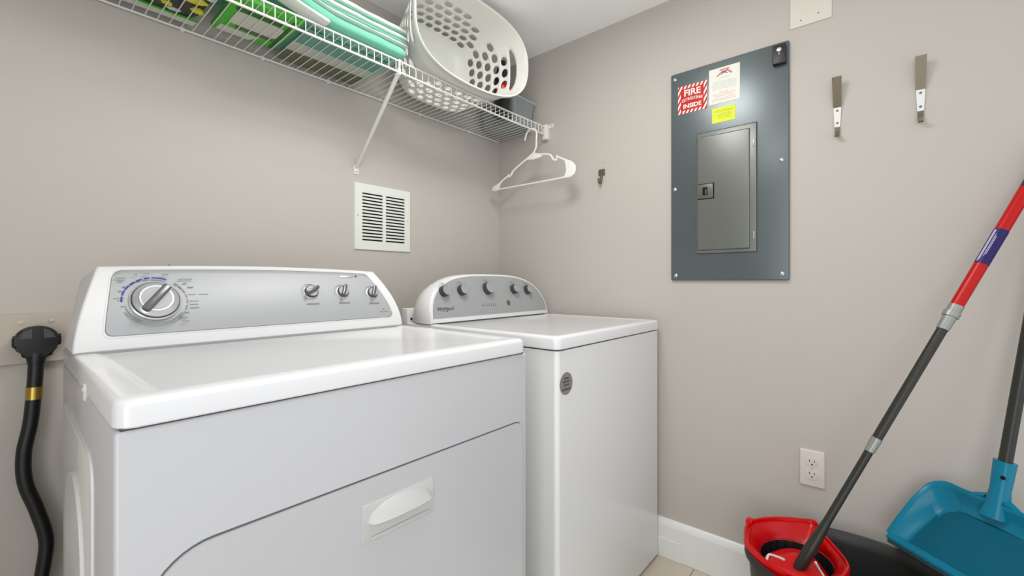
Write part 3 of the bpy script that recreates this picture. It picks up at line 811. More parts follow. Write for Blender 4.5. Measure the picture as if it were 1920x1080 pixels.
for r_ in range(NV):
    off = 2 if r_ % 2 else 0
    c = 0
    while c < NU:
        cc = (c + .5 + off / 4) / NU
        # distance along the perimeter from the middle of each side (0 right, .5 left are the short sides)
        d0 = min(abs(cc - k * .5) for k in range(3)) * NU
        dl = min(abs(cc - .25), abs(cc - .75)) * NU
        if r_ == 6 and d0 < 1.8:      # handle slots on the short sides
            c += 1; continue
        hole = (1 <= r_ <= 5 and (d0 < 2.6 - max(0, r_ - 4) * .8 or dl < 3.6 - max(0, r_ - 3) * .8))
        if r_ == 6: off_c = c * 4
        else: off_c = c * 4 + off
        cell(off_c, r_ * 4, 4, 4, hole)
        c += 1
    if r_ == 6:
        for mid in (0, NU // 2):
            done = [c_ for c_ in range(NU) if min(abs((c_ + .5) / NU - k * .5) for k in range(3)) * NU < 1.8]
            cs = sorted(((c_ - mid + NU // 2) % NU) - NU // 2 for c_ in done if abs(((c_ - mid + NU // 2) % NU) - NU // 2 + .5) < 8)
            cell((cs[0] + mid) * 4, 24, 4 * len(cs), 4, True, (0.44, 0.36))
# bottom of basket
cen = [vkey(cache, i, 0) for i in range(NU * 4)]
inn = [b.verts.new(Vector((1.163 + (v.co.x - 1.163) * .9, 1.445, BT + .148 + (v.co.z - BT - .148) * .9))) for v in cen]
for i in range(len(cen)): b.faces.new([cen[i], cen[(i + 1) % len(cen)], inn[(i + 1) % len(cen)], inn[i]])
b.faces.new(inn)
# rolled rim
rim = [vkey(cache, i, NV * 4) for i in range(NU * 4)]
o1 = []; o2 = []
for i, v in enumerate(rim):
    d = Vector((v.co.x - 1.130, 0, v.co.z - BT - .160)).normalized()
    o1.append(b.verts.new(v.co + d * .006 + Vector((0, -.003, 0)))); o2.append(b.verts.new(v.co + d * .0085 + Vector((0, .006, 0))))
for A_, B_ in ((rim, o1), (o1, o2)):
    for i in range(len(rim)): b.faces.new([A_[i], A_[(i + 1) % len(rim)], B_[(i + 1) % len(rim)], B_[i]])
basket = obj('basket_shell', b, M['basket'], bk, smooth=50)
sm = basket.modifiers.new('wall', 'SOLIDIFY'); sm.thickness = 0.0026; sm.offset = 0

# ---------------- things right of / behind the basket ----------------
ir = thing('clothes_iron', 'black and red appliance standing half hidden behind the white basket', 'iron', (1.475, 1.27, SZ + .006))
zb0 = SZ + .0082
def iron():
    cx, cy = 1.375, 1.315
    cx = 1.428; cy = 1.272
    b = nb(); prism(b, ell(cx, cy, .044, .038, 30), TOP(zb0), 0, .03, .006, 2); h_ = obj('heel', b, M['black'], ir)
    return cx, cy
icx, icy = iron()
ROOT_IR = None
b = nb()
prof = [(0.03, .032, .030), (0.06, .038, .033), (0.12, .038, .034), (0.18, .030, .028), (0.24, .012, .016)]
prev = None
for (h, rx, ry) in prof:
    ring = [b.verts.new((icx + rx * math.cos(2 * PI * k / 24), icy + ry * math.sin(2 * PI * k / 24), zb0 + h)) for k in range(24)]
    if prev:
        for k in range(24): b.faces.new([prev[k], prev[(k + 1) % 24], ring[(k + 1) % 24], ring[k]])
    else: b.faces.new(list(reversed(ring)))
    prev = ring
b.faces.new(prev)
obj('body', b, M['black'], ir)
b = nb(); lathe(b, [(.030, 0), (.0335, .008), (.0335, .05), (.026, .06)], (icx - .008, icy - .010, zb0 + .075), (0, 0, 1), 24)
obj('water_tank', b, M['redp'], ir, label='glossy red tank')
b = nb(); tube(b, catmull([(icx + .03, icy + .02, zb0 + .04), (icx + .046, icy + .04, zb0 + .07), (icx + .046, icy + .04, zb0 + .15), (icx + .02, icy + .02, zb0 + .19)], 6), .009, 10)
obj('handle', b, M['knobgrey'], ir)

bn = thing('storage_bin', 'small grey plastic bin at the right end of the shelf by the wall', 'bin', (1.555, 1.36, SZ + .006))
def frustum(bm, x0, x1, y0, y1, z0, z1, ins, r, wall=.003):
    out0 = rrect(x0 + ins, x1 - ins, y0 + ins, y1 - ins, r, 5); out1 = rrect(x0, x1, y0, y1, r, 5)
    in1 = rrect(x0 + wall, x1 - wall, y0 + wall, y1 - wall, r, 5); in0 = rrect(x0 + ins + wall, x1 - ins - wall, y0 + ins + wall, y1 - ins - wall, r, 5)
    R_ = [[bm.verts.new((p[0], p[1], z)) for p in q] for q, z in ((out0, z0), (out1, z1), (in1, z1), (in0, z0 + wall))]
    for A_, B_ in zip(R_[:-1], R_[1:]):
        for i in range(len(A_)): bm.faces.new([A_[i], A_[(i + 1) % len(A_)], B_[(i + 1) % len(A_)], B_[i]])
    bm.faces.new(list(reversed(R_[0]))); bm.faces.new(R_[-1])
obj('bin_body', (lambda q: (frustum(q, 1.492, 1.642, 1.255, 1.475, SZ + .0082, SZ + .118, .010, .018), q)[1])(nb()), M['bin'], bn)
b = nb(); box(b, 1.487, 1.6465, 1.250, 1.480, SZ + .1165, SZ + .127, .004, 2)
obj('bin_lid', b, M['binlid'], bn)

# ---------------- towels ----------------
def slab(x0, x1, y0, y1, z0, z1, wav=.004, seed=0, nx=46, ny=18, nz=8, e=3.0, droop=None):
    """soft folded cloth slab: superellipse cross section, rounded ends, slight waves"""
    rnd = random.Random(seed); ph = [rnd.uniform(0, 6.28) for _ in range(6)]
    bm = nb(); rings = []; cy, cz = (y0 + y1) / 2, (z0 + z1) / 2; ry, rz = (y1 - y0) / 2, (z1 - z0) / 2
    NS_ = 40
    for i in range(nx + 1):
        s = i / nx; x = x0 + (x1 - x0) * s
        ed = min(s, 1 - s) * (x1 - x0); er = rz * 1.3
        k = math.sqrt(max(0.02, 1 - (1 - ed / er) ** 2)) if ed < er else 1
        ring = []
        for j in range(NS_):
            a = 2 * PI * j / NS_; c, s_ = math.cos(a), math.sin(a)
            yy = math.copysign(abs(c) ** (2 / 5.0), c) * (ry - er * (1 - k) * .6); zz = math.copysign(abs(s_) ** (2 / e), s_) * rz * k
            w_ = wav * (math.sin(x * 38 + ph[0] + yy * 9) * .5 + math.sin(x * 83 + ph[1] - yy * 22) * .3 + math.sin(yy * 50 + ph[2]) * .3)
            dz = droop(x, cy + yy) if droop else 0
            ring.append(bm.verts.new((x, cy + yy + w_ * .5 * c, cz + zz + w_ * (1 if s_ > 0 else .15) + dz)))
        rings.append(ring)
    for A_, B_ in zip(rings[:-1], rings[1:]):
        for j in range(NS_): bm.faces.new([A_[j], A_[(j + 1) % NS_], B_[(j + 1) % NS_], B_[j]])
    bm.faces.new(rings[0]); bm.faces.new(rings[-1])
    return bm
def lift(x, y):
    t = max(0, 0.63 - x); return .30 * t * (t / (t + .05))
zt0 = SZ + .0105
stack = [(0.36, 0.872, 1.184, 1.47, zt0 + .001, zt0 + .043, .009, 'mint green folded towel at the bottom of the stack on the shelf'),
         (0.37, 0.878, 1.192, 1.465, zt0 + .053, zt0 + .066, .019, 'mint and white folded towel in the middle of the stack'),
         (0.38, 0.880, 1.200, 1.46, zt0 + .0865, zt0 + .092, .022, 'white topped folded towel, topmost of the stack on the shelf')]
for i, (x0, x1, y0, y1, z0, z1, th, lab) in enumerate(stack):
    tw = thing('folded_towel', lab, 'towel', ((x0 + x1) / 2, (y0 + y1) / 2, z0), group='folded towels stacked on the shelf')
    obj('towel_fold', slab(x0, x1, y0, y1, z0, z1, .0014, i, droop=lift), M['mint'], tw, smooth=60)
    obj('white_backing', slab(x0 + .004, x1 + .002, y0 + .001, y1, z1 - .0005, z1 + th, .0014, 10 + i, droop=lift), M['terry'], tw, smooth=60, label='white side of the folded towel')
dr = thing('draped_cloth', 'white cloth fold curling out under the left end of the mint towels', 'cloth', (0.5, 1.18, SZ + .01))
def lift2(x, y): return lift(x, y) * .62
obj('cloth_fold', slab(0.385, 0.605, 1.176, 1.228, zt0 - .002, zt0 + .010, .001, 33, droop=lambda x, y: lift(x, y) * .80 - .001), M['terry'], dr, smooth=60)

# striped cloth lying flat at the back under the towels
st = thing('striped_cloth', 'teal, white and olive striped folded cloth lying flat on the shelf wires', 'cloth', (0.70, 1.34, SZ + .003))
# two lengthwise stripes, then the shaded underside painted as an olive strip
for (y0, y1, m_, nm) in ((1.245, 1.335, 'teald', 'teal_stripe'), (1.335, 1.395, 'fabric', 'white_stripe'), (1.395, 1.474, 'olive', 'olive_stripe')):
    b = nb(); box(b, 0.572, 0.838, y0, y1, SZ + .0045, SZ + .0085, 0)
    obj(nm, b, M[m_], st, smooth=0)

# ---------------- green package ----------------
gp = thing('green_package', 'green and white wrapped package lying on the shelf left of the striped cloth', 'package', (0.475, 1.35, SZ + .003))
gz = SZ + .0045
b = nb(); box(b, 0.388, 0.556, 1.232, 1.440, gz + .001, gz + .018, .005, 3)
gb = obj('wrapper', b, M['green'], gp)
FD = lambda u, v, w: (u, v, gz + .001 - w)
def under(poly, m_, nm, par, d=.0012): obj(nm, prism(nb(), poly, FD, -.002, d), M[m_], par, smooth=0)
under(rrect(0.412, 0.532, 1.30, 1.372, .012, 4), 'palewrap', 'window_film', gp)
under(rrect(0.404, 0.522, 1.272, 1.296, .006, 3), 'greend', 'wrapper_shade_band', gp, .0006)
under([(0.402, 1.400), (0.500, 1.400), (0.480, 1.432), (0.398, 1.432)], 'palewrap', 'lower_film', gp, .0015)
under([(0.428, 1.372), (0.532, 1.372), (0.532, 1.392), (0.436, 1.392)], 'olive', 'window_edge', gp, .001)  # grey shading beside the window, painted as a strip
FFr = FRONT(1.232)
under([(0.532, 1.24), (0.540, 1.24), (0.544, 1.43), (0.536, 1.43)], 'greend', 'end_seam', gp, .0016)

# ---------------- dark bag ----------------
bg_ = thing('printed_bag', 'black bag with yellow, red and white print at the left of the shelf', 'bag', (0.25, 1.36, SZ + .003))
b = slab(-0.02, 0.372, 1.225, 1.476, gz + .001, gz + .085, .006, 7, e=4)
obj('bag_body', b, M['bagdark'], bg_, smooth=60)
def blob(cx, cy, rx, ry, sd):
    rn = random.Random(sd); n = 18
    return [(cx + rx * math.cos(2 * PI * k / n) * rn.uniform(.65, 1.1), cy + ry * math.sin(2 * PI * k / n) * rn.uniform(.65, 1.1)) for k in range(n)]
pats = [(0.325, 1.335, .030, .018, 'bagyel'), (0.345, 1.385, .016, .014, 'bagyel'), (0.300, 1.285, .030, .022, 'bagred'), (0.352, 1.30, .012, .012, 'bagwhite'), (0.262, 1.385, .016, .020, 'baggreen'),
        (0.282, 1.40, .013, .012, 'bagyel'), (0.232, 1.415, .022, .010, 'bagwhite'), (0.205, 1.385, .012, .016, 'bagwhite'), (0.30, 1.42, .020, .008, 'bagwhite'), (0.252, 1.35, .020, .009, 'bagwhite'),
        (0.18, 1.43, .02, .010, 'baggreen'), (0.16, 1.36, .02, .02, 'bagwhite'), (0.12, 1.32, .02, .03, 'bagyel')]
for k, (cx_, cy_, rx_, ry_, m_) in enumerate(pats):
    obj({'bagyel': 'yellow_print', 'bagred': 'red_print', 'bagwhite': 'white_print', 'baggreen': 'leaf_print'}[m_], prism(nb(), blob(cx_, cy_, rx_, ry_, k), FD, -.004, .0016), M[m_], bg_, smooth=0)
under([(0.03, 1.440), (0.365, 1.440), (0.365, 1.446), (0.03, 1.446)], 'green', 'green_trim', bg_, .0014)
under([(0.03, 1.447), (0.36, 1.447), (0.355, 1.472), (0.03, 1.472)], 'palewrap', 'pale_border', bg_, .0014)

# ---------------- electrical panel ----------------
ep = thing('electrical_panel', 'grey metal electrical panel cover with stickers on the right wall', 'electrical panel', (WX, 0.427, 1.4395))
FRW = RIGHT(WX)
py0, py1, pz0, pz1 = 0.2365, 0.6185, 1.0525, 1.828
obj('cover', prism(nb(), rrect(py0, py1, pz0, pz1, .005, 3), FRW, 0, .010, .003, 3), M['panel'], ep)
FC = lambda u, v, w: FRW(u, v, w + .010)
dy0, dy1, dz0, dz1 = 0.3300, 0.5235, 1.150, 1.583
obj('door_gap', prism(nb(), rrect(dy0 - .003, dy1 + .003, dz0 - .003, dz1 + .003, .003, 2), FC, -.001, .0006), M['seam'], ep)
obj('door_frame', prism(nb(), rrect(dy0, dy1, dz0, dz1, .002, 2), FC, -.001, .004, .001), M['paneldoor'], ep)
b = nb(); prism(b, rrect(dy0 + .019, dy1 - .004, dz0 + .010, dz1 - .014, .004, 3), FC, 0, .0045)
obj('door_groove', b, M['seam'], ep)
b = nb(); prism(b, rrect(dy0 + .020, dy1 - .0045, dz0 + .0115, dz1 - .015, .004, 3), FC, 0, .0075, .003, 3)
pd = obj('door', b, M['paneldoor'], ep)
obj('latch', prism(nb(), rrect(0.4655, 0.5195, 1.346, 1.397, .002, 2), FC, .004, .0105, .0015), M['latch'], parent=pd)
b = nb(); prism(b, rrect(0.4625, 0.5185, 1.3435, 1.3995, .002, 2), FC, .004, .0082)
obj('latch_gap', b, M['dark'], parent=pd)
obj('latch_slot', prism(nb(), rrect(0.484, 0.501, 1.358, 1.386, .001, 1), FC, .010, .0111), M['dark'], parent=pd)
obj('latch_slide', prism(nb(), rrect(0.487, 0.492, 1.360, 1.380, .001, 1), FC, .010, .0122), M['knobgrey'], parent=pd)
for z in (1.205, 1.515):
    obj('hinge', prism(nb(), rrect(dy0 + .006, dy0 + .0095, z - .012, z + .012, .001, 1), FC, .003, .0065, .0008), M['screw'], ep)
for (y, z) in ((0.6035, 1.806), (0.2575, 1.444), (0.6035, 1.394), (0.2555, 1.0735), (0.600, 1.0705)):
    obj('screw', lathe(nb(), [(0.007, 0), (0.0065, .003), (0.003, .005), (0, .0052)], FC(y, z, -.0002), (-1, 0, 0), 16), M['screw'], ep)
# black lock block, top right
lb = nb(); prism(lb, rrect(0.2435, 0.2815, 1.7535, 1.816, .003, 2), FC, 0, .016, .003, 2)
lk = thing('lock_block', 'small black plastic lock clipped on the top right corner of the electrical panel', 'lock', FC(0.2625, 1.785, 0))
obj('lock_body', lb, M['black'], lk)
obj('lock_keyhole', lathe(nb(), [(0.0065, 0), (0.0065, .001), (.003, .0016)], FC(0.262, 1.799, .0158), (-1, 0, 0), 16), M['screw'], lk)
obj('lock_mark', prism(nb(), rrect(0.260, 0.264, 1.782, 1.790, .001, 1), FC, .0155, .0166), M['softgrey'], lk)

# FIRE ... INSIDE sticker
fs = thing('fire_sticker', 'red and white striped sticker reading FIRE EXTINGUISHER INSIDE', 'sticker', FC(0.54, 1.722, 0))
sy0, sy1, sz0, sz1 = 0.4885, 0.5925, 1.6710, 1.7735
obj('sticker_sheet', prism(nb(), rrect(sy0, sy1, sz0, sz1, .001, 1), FC, -.0005, .0008), M['redink'], fs, smooth=0)
b = nb()
def clip_poly(poly, x0, x1, y0, y1):
    def cl(p, ax, v, keep):
        o_ = []
        for i in range(len(p)):
            a, c = p[i - 1], p[i]; ia, ic = keep(a[ax], v), keep(c[ax], v)
            if ia != ic:
                t = (v - a[ax]) / (c[ax] - a[ax]); o_.append((a[0] + (c[0] - a[0]) * t, a[1] + (c[1] - a[1]) * t))
            if ic: o_.append(c)
        return o_
    for ax, v, k in ((0, x0, lambda a, v: a >= v), (0, x1, lambda a, v: a <= v), (1, y0, lambda a, v: a >= v), (1, y1, lambda a, v: a <= v)):
        if poly: poly = cl(poly, ax, v, k)
    return poly
mg = .0115
for (a0, a1, b0, b1) in ((sy0, sy1, sz0, sz0 + mg), (sy0, sy1, sz1 - mg, sz1), (sy0, sy0 + mg, sz0 + mg, sz1 - mg), (sy1 - mg, sy1, sz0 + mg, sz1 - mg)):
    for k in range(-10, 26):
        # stripes lean like '/' seen from the room (u runs right to left)
        off = k * .0145
        q = [(sy1 - off, sz0), (sy1 - off - .0072, sz0), (sy1 - off - .0072 - .0925 * .6, sz0 + .1025), (sy1 - off - .0925 * .6, sz0 + .1025)]
        q = clip_poly(q, a0, a1, b0, b1)
        if len(q) > 2: prism(b, q, FC, 0, .0011)
obj('border_stripes', b, M['paper'], fs, smooth=0)
xr, yr = (0, -1, 0), (0, 0, 1)
obj('upper_lettering', text_bm('FIRE', .0325, FC(0.5405, 1.7345, .0010), xr, yr, .0003, 'CENTER', 1.02, .0009), M['paper'], fs, smooth=0)
obj('lower_lettering', text_bm('INSIDE', .0215, FC(0.5405, 1.6895, .0010), xr, yr, .0003, 'CENTER', 1.02, .0007), M['paper'], fs, smooth=0)
b = nb(); word = 'EXTINGUISHER'
for i, ch in enumerate(word):
    t = (i + .5) / len(word) * 2 - 1
    merge(b, text_bm(ch, .0150, FC(0.5405 - t * .036, 1.7125 + .005 * (1 - t * t), .0010), (0, -1, -t * .25), (0, -t * .25, 1), .0003, 'CENTER', .72, .0003))
obj('curved_lettering', b, M['paper'], fs, smooth=0)

# white notice
wn = thing('white_notice', 'white paper notice sticker with a red and blue emblem on the panel', 'sticker', FC(0.431, 1.74, 0))
obj('paper_sheet', prism(nb(), rrect(0.3810, 0.4815, 1.6780, 1.8030, .001, 1), FC, -.0005, .0008), M['paper'], wn, smooth=0)
# emblem: red roof shape with navy peaks
b = nb(); prism(b, [(0.458, 1.775), (0.436, 1.791), (0.431, 1.785), (0.422, 1.793), (0.404, 1.777), (0.409, 1.774), (0.422, 1.786), (0.431, 1.778), (0.438, 1.784), (0.452, 1.773)], FC, 0, .0011)
prism(b, rrect(0.414, 0.447, 1.792, 1.796, .0015, 2), FC, 0, .0011)
obj('emblem_red', b, M['emblem'], wn, smooth=0)
b = nb(); prism(b, [(0.4425, 1.777), (0.4315, 1.790), (0.4195, 1.777), (0.4225, 1.777), (0.4315, 1.7865), (0.4395, 1.777)], FC, .0005, .0014)
obj('emblem_blue', b, M['navyink'], wn, smooth=0)
b = nb(); rn = random.Random(9)
for (z, a, c) in ((1.7655, .415, .447), (1.7515, .395, .470), (1.7455, .392, .472), (1.7395, .392, .472), (1.7335, .396, .468), (1.7275, .394, .470)):
    y = c
    while y > a:
        w_ = rn.uniform(.003, .009); prism(b, [(y, z), (max(y - w_, a), z), (max(y - w_, a), z + .0022), (y, z + .0022)], FC, 0, .0010); y -= w_ + .0018
obj('notice_print', b, M['greyink'], wn, smooth=0)
b = nb()
for (z, a, c) in ((1.7150, .418, .446), (1.7085, .395, .468), (1.7020, .400, .464), (1.6935, .394, .470), (1.6875, .394, .470)):
    y = c
    while y > a:
        w_ = rn.uniform(.003, .009); prism(b, [(y, z), (max(y - w_, a), z), (max(y - w_, a), z + .0026), (y, z + .0026)], FC, 0, .0010); y -= w_ + .0016
obj('notice_pink_print', b, M['pinkink'], wn, smooth=0)

ys = thing('yellow_notice', 'bright yellow label under the white notice on the panel', 'sticker', FC(0.434, 1.637, 0))
obj('label_sheet', prism(nb(), rrect(0.3960, 0.4715, 1.6105, 1.6635, .001, 1), FC, -.0005, .0008), M['yellow'], ys, smooth=0)
b = nb()
for (z, a, c) in ((1.6515, .404, .462), (1.6475, .401, .462), (1.640, .408, .452), (1.635, .404, .456), (1.630, .408, .452), (1.624, .410, .450)):
    y = c
    while y > a:
        w_ = rn.uniform(.003, .008); prism(b, [(y, z), (max(y - w_, a), z), (max(y - w_, a), z + .0018), (y, z + .0018)], FC, 0, .0010); y -= w_ + .0014
obj('label_print', b, M['yellowd'], ys, smooth=0)

# ---------------- cover plate, hooks, outlet ----------------
cp = thing('cover_plate', 'blank off-white cover plate high on the right wall', 'cover plate', (WX, 0.18, 1.93))
obj('plate', prism(nb(), rrect(0.1255, 0.2350, 1.862, 2.03, .0015, 2), FRW, 0, .004, .0012), M['cover'], cp, smooth=0)
for (y, z) in ((0.2052, 1.8808), (0.1600, 1.8875)): obj('screw', lathe(nb(), [(0.0026, 0), (0.002, .001)], FRW(y, z, .004), (-1, 0, 0), 10), M['print_'], cp)

def hook(cy, zt, zb, label, tw=.024, sc=1.0):
    hk = thing('wall_hook', label, 'hook', (WX, cy, (zt + zb) / 2), group='metal coat hooks on the right wall')
    zm1 = zt - .084 * sc; zm2 = zt - .146 * sc
    # tongue: leans out from the plate top;  plate: flat on wall;  hook: curls out at the foot
    def bent(path, w0, w1, t=.0022):
        b = nb(); rr = []
        for i, (w, z) in enumerate(path):
            hw = (w0 + (w1 - w0) * i / (len(path) - 1)) / 2
            if i == 0: tx, tz = path[1][0] - w, path[1][1] - z
            elif i == len(path) - 1: tx, tz = w - path[-2][0], z - path[-2][1]
            else: tx, tz = path[i + 1][0] - path[i - 1][0], path[i + 1][1] - path[i - 1][1]
            l_ = math.hypot(tx, tz); nx, nz = tz / l_ * t / 2, -tx / l_ * t / 2
            rr.append([b.verts.new(FRW(cy - hw, z + nz, w + nx)), b.verts.new(FRW(cy + hw, z + nz, w + nx)), b.verts.new(FRW(cy + hw, z - nz, w - nx)), b.verts.new(FRW(cy - hw, z - nz, w - nx))])
        for A_, B_ in zip(rr[:-1], rr[1:]):
            for k in range(4): b.faces.new([A_[k], A_[(k + 1) % 4], B_[(k + 1) % 4], B_[k]])
        b.faces.new(rr[0]); b.faces.new(list(reversed(rr[-1])))
        return b
    obj('tongue', bent([(.026, zt), (.021, zt - .02), (.014, zt - .05), (.006, zt - .078), (.003, zm1 - .004)], tw, tw * .80), M['hook'], hk)
    pl = obj('mounting_plate', bent([(.003, zm1), (.003, zm2)], tw * .80, tw * .58, .003), M['hookwhite'], hk, label='white mounting plate')
    for z in (zm1 - .012, zm2 + .012):
        obj('screw', lathe(nb(), [(0.0034, 0), (0.003, .0014), (0, .0018)], FRW(cy, z, .0042), (-1, 0, 0), 12), M['knobgrey'], parent=pl)
    obj('hook_curl', bent([(.003, zm2 + .002), (.004, zm2 - .014), (.009, zb + .014), (.016, zb + .006), (.023, zb + .008), (.026, zb + .017)], tw * .52, tw * .42), M['hook'], hk)
hook(0.1120, 1.6655, 1.482, 'metal wall hook between the panel and the other long hook')
hook(-0.0740, 1.6680, 1.482, 'metal wall hook furthest right, above the mop handle')
# little bare hook left of the panel
sh2 = thing('wall_hook', 'small bare metal hook on the wall between hanger and panel', 'hook', (WX, 0.917, 1.49))
b = nb(); prism(b, rrect(0.902, 0.931, 1.497, 1.5235, .002, 2), FRW, 0, .005, .001); 
obj('hook_plate', b, M['hook'], sh2)
b = nb(); tube(b, catmull([FRW(.917, 1.500, .003), FRW(.917, 1.478, .006), FRW(.917, 1.464, .013), FRW(.917, 1.466, .022), FRW(.917, 1.482, .027)], 6), .0055, 10)
obj('hook_curl', b, M['hook'], sh2)
tag(obj('screw_hole', lathe(nb(), [(0.003, 0), (0.002, .0006)], FRW(0.910, 1.553, 0), (-1, 0, 0), 10), M['softgrey']), 'tiny empty screw hole just above the small bare hook', 'screw hole')

ol = thing('wall_outlet', 'white duplex power outlet low on the right wall left of the mop pole', 'outlet', (WX, 0.176, 0.460))
obj('face_plate', prism(nb(), rrect(0.1435, 0.2085, 0.4045, 0.5175, .0025, 2), FRW, 0, .006, .003, 3), M['outlet'], ol)
FO = lambda u, v, w: FRW(u, v, w + .006)
for zc_ in (0.4805, 0.4415):
    rc = obj('receptacle', prism(nb(), [(0.176 + .0165 * max(-1, min(1, 1.18 * math.cos(a))), zc_ + .0145 * math.sin(a)) for a in [2 * PI * k / 32 for k in range(32)]], FO, -.001, .0012, .0006), M['outlet'], ol)
    b = nb()
    for dy_ in (-.0064, .0064): prism(b, rrect(0.176 + dy_ - .0009, 0.176 + dy_ + .0009, zc_ + .001, zc_ + .008, .0003, 1), FO, .001, .0016)
    prism(b, ell(0.176, zc_ - .0065, .0022, .0024, 12), FO, .001, .0016)
    obj('slots', b, M['dark'], parent=rc, smooth=0)
obj('screw', lathe(nb(), [(0.0028, 0), (0.002, .001)], FO(0.176, 0.461, 0), (-1, 0, 0), 10), M['screwp'], ol)

# ---------------- mop bucket ----------------
BZ = 0.33
mb = thing('mop_bucket', 'black oval mop bucket with a red wringer basket, by the right wall', 'bucket', (1.38, 0.09, 0))
foot = catmull_closed([(1.370, .305, 0), (1.440, .312, 0), (1.500, .280, 0), (1.550, .215, 0), (1.578, .13, 0), (1.586, .04, 0), (1.572, -.04, 0), (1.520, -.105, 0), (1.42, -.165, 0), (1.30, -.160, 0), (1.205, -.08, 0), (1.185, .04, 0), (1.215, .17, 0), (1.285, .270, 0)], 6)
fcx, fcy = 1.385, 0.075
b = nb(); R_ = []
def ringz(sc, z, dx=0): return [b.verts.new((fcx + (p.x - fcx) * sc, fcy + (p.y - fcy) * sc, z)) for p in foot]
for sc, z in ((.80, .0), (.82, .004), (.90, .16), (.955, BZ - .03), (1.0, BZ - .022), (1.0, BZ - .002), (.99, BZ), (.975, BZ - .002), (.945, BZ - .035), (.88, .16), (.80, .012)):
    R_.append(ringz(sc, z))
for A_, B_ in zip(R_[:-1], R_[1:]):
    for i in range(len(A_)): b.faces.new([A_[i], A_[(i + 1) % len(A_)], B_[(i + 1) % len(A_)], B_[i]])
b.faces.new(list(reversed(R_[0]))); b.faces.new(R_[-1])
obj('bucket_body', b, M['bucket'], mb, smooth=50)
outer = catmull_closed([(1.366, .302, 0), (1.432, .309, 0), (1.480, .287, 0), (1.525, .245, 0), (1.556, .195, 0), (1.5700, .158, 0), (1.5176, .1376, 0), (1.458, .104, 0), (1.407, .078, 0), (1.365, .069, 0), (1.305, .084, 0), (1.262, .125, 0), (1.250, .179, 0), (1.268, .237, 0), (1.314, .284, 0)], 5)
ccx, ccy = 1.408, 0.185
b = nb(); N_ = len(outer)
def oring(sc, z, circ=0.0, rad=.08):
    out_ = []
    for p in outer:
        d = Vector((p.x - ccx, p.y - ccy)); a = d.normalized()
        q = d * sc * (1 - circ) + Vector((a.x * rad * 1.12, a.y * rad)) * circ
        out_.append(b.verts.new((ccx + q.x, ccy + q.y, z)))
    return out_
R_ = [oring(1.015, BZ - .012), oring(1.02, BZ + .008), oring(1.0, BZ + .012), oring(.965, BZ + .010), oring(.95, BZ + .002), oring(.92, BZ + .001), oring(.89, BZ + .004), oring(.84, BZ - .004), oring(.7, BZ - .022, .6, .092), oring(.66, BZ - .034, 1.0, .086), oring(.66, BZ - .036, 1.0, .084)]
for A_, B_ in zip(R_[:-1], R_[1:]):
    for i in range(N_): b.faces.new([A_[i], A_[(i + 1) % N_], B_[(i + 1) % N_], B_[i]])
wr = obj('wringer_frame', b, M['redp'], mb, smooth=40, label='glossy red wringer rim')
b = nb(); box(b, 1.437, 1.460, .298, .316, BZ - .004, BZ + .015, .003); obj('wringer_catch', b, M['redp'], parent=wr)
# slotted black cup
b = nb(); N2 = 96; R_ = []
for (r, z) in ((.086, BZ - .033), (.083, BZ - .040), (.079, BZ - .075), (.070, BZ - .11), (.0, BZ - .112)):
    R_.append([b.verts.new((ccx + 1.12 * (r + (.0022 if (k // 2) % 2 and r < .085 and r > .01 else 0)) * math.cos(2 * PI * k / N2), ccy + (r + (.0022 if (k // 2) % 2 and r < .085 and r > .01 else 0)) * math.sin(2 * PI * k / N2), z)) for k in range(N2)])
for A_, B_ in zip(R_[:-1], R_[1:]):
    for i in range(N2): b.faces.new([A_[i], A_[(i + 1) % N2], B_[(i + 1) % N2], B_[i]])
obj('wringer_cup', b, M['black'], parent=wr, smooth=20)
# mop: head resting in the wringer, pole leaning to the wall
mpb = Vector((1.341, 0.1677, 0.315)); mpt = Vector((1.6086, -0.2546, 1.2625)); ax = (mpt - mpb)
mo = thing('spin_mop', 'spin mop with dark and red pole leaning from the bucket to the wall', 'mop', tuple(mpb))
def seg(name, s0, s1, r, m_, r1=None, par=None, label=None):
    return obj(name, tube(nb(), [mpb + ax * s0, mpb + ax * (s0 * .5 + s1 * .5), mpb + ax * s1], r, 20, radii=[r, (r + (r1 or r)) / 2, r1 or r]), m_, par or mo, label=label)
mhx, mhy, mhz = 1.372, 0.180, BZ - .030
b = nb(); hp_ = [(.075, -.014), (.078, -.006), (.074, .000), (.055, .010), (.030, .016), (.018, .024), (0, .026)]
R_ = []
for (r, z) in hp_: R_.append([b.verts.new((mhx + r * 1.0 * (1 + .10 * math.cos(3 * t_)) * math.cos(t_), mhy + r * .92 * (1 + .10 * math.cos(3 * t_)) * math.sin(t_), mhz + z)) for t_ in [2 * PI * k / 48 for k in range(48)]])
for A_, B_ in zip(R_[:-1], R_[1:]):
    for i in range(48): b.faces.new([A_[i], A_[(i + 1) % 48], B_[(i + 1) % 48], B_[i]])
b.faces.new(list(reversed(R_[0]))); b.faces.new(R_[-1])
mh = obj('mop_head_plate', b, M['redp'], mo, smooth=40, label='red triangular mop head plate')
b = nb(); rn = random.Random(5)
for k in range(34):
    a = 2 * PI * k / 34; r0 = .062
    pts = [(mhx + r0 * math.cos(a), mhy + r0 * .92 * math.sin(a), mhz - .014), (mhx + .073 * math.cos(a), mhy + .067 * math.sin(a), mhz - .022), (mhx + .066 * math.cos(a + .1), mhy + .060 * math.sin(a + .1), mhz - .045)]
    tube(b, catmull(pts, 4), .0035, 6)
obj('mop_strands', b, M['terry'], mo)
b = nb()
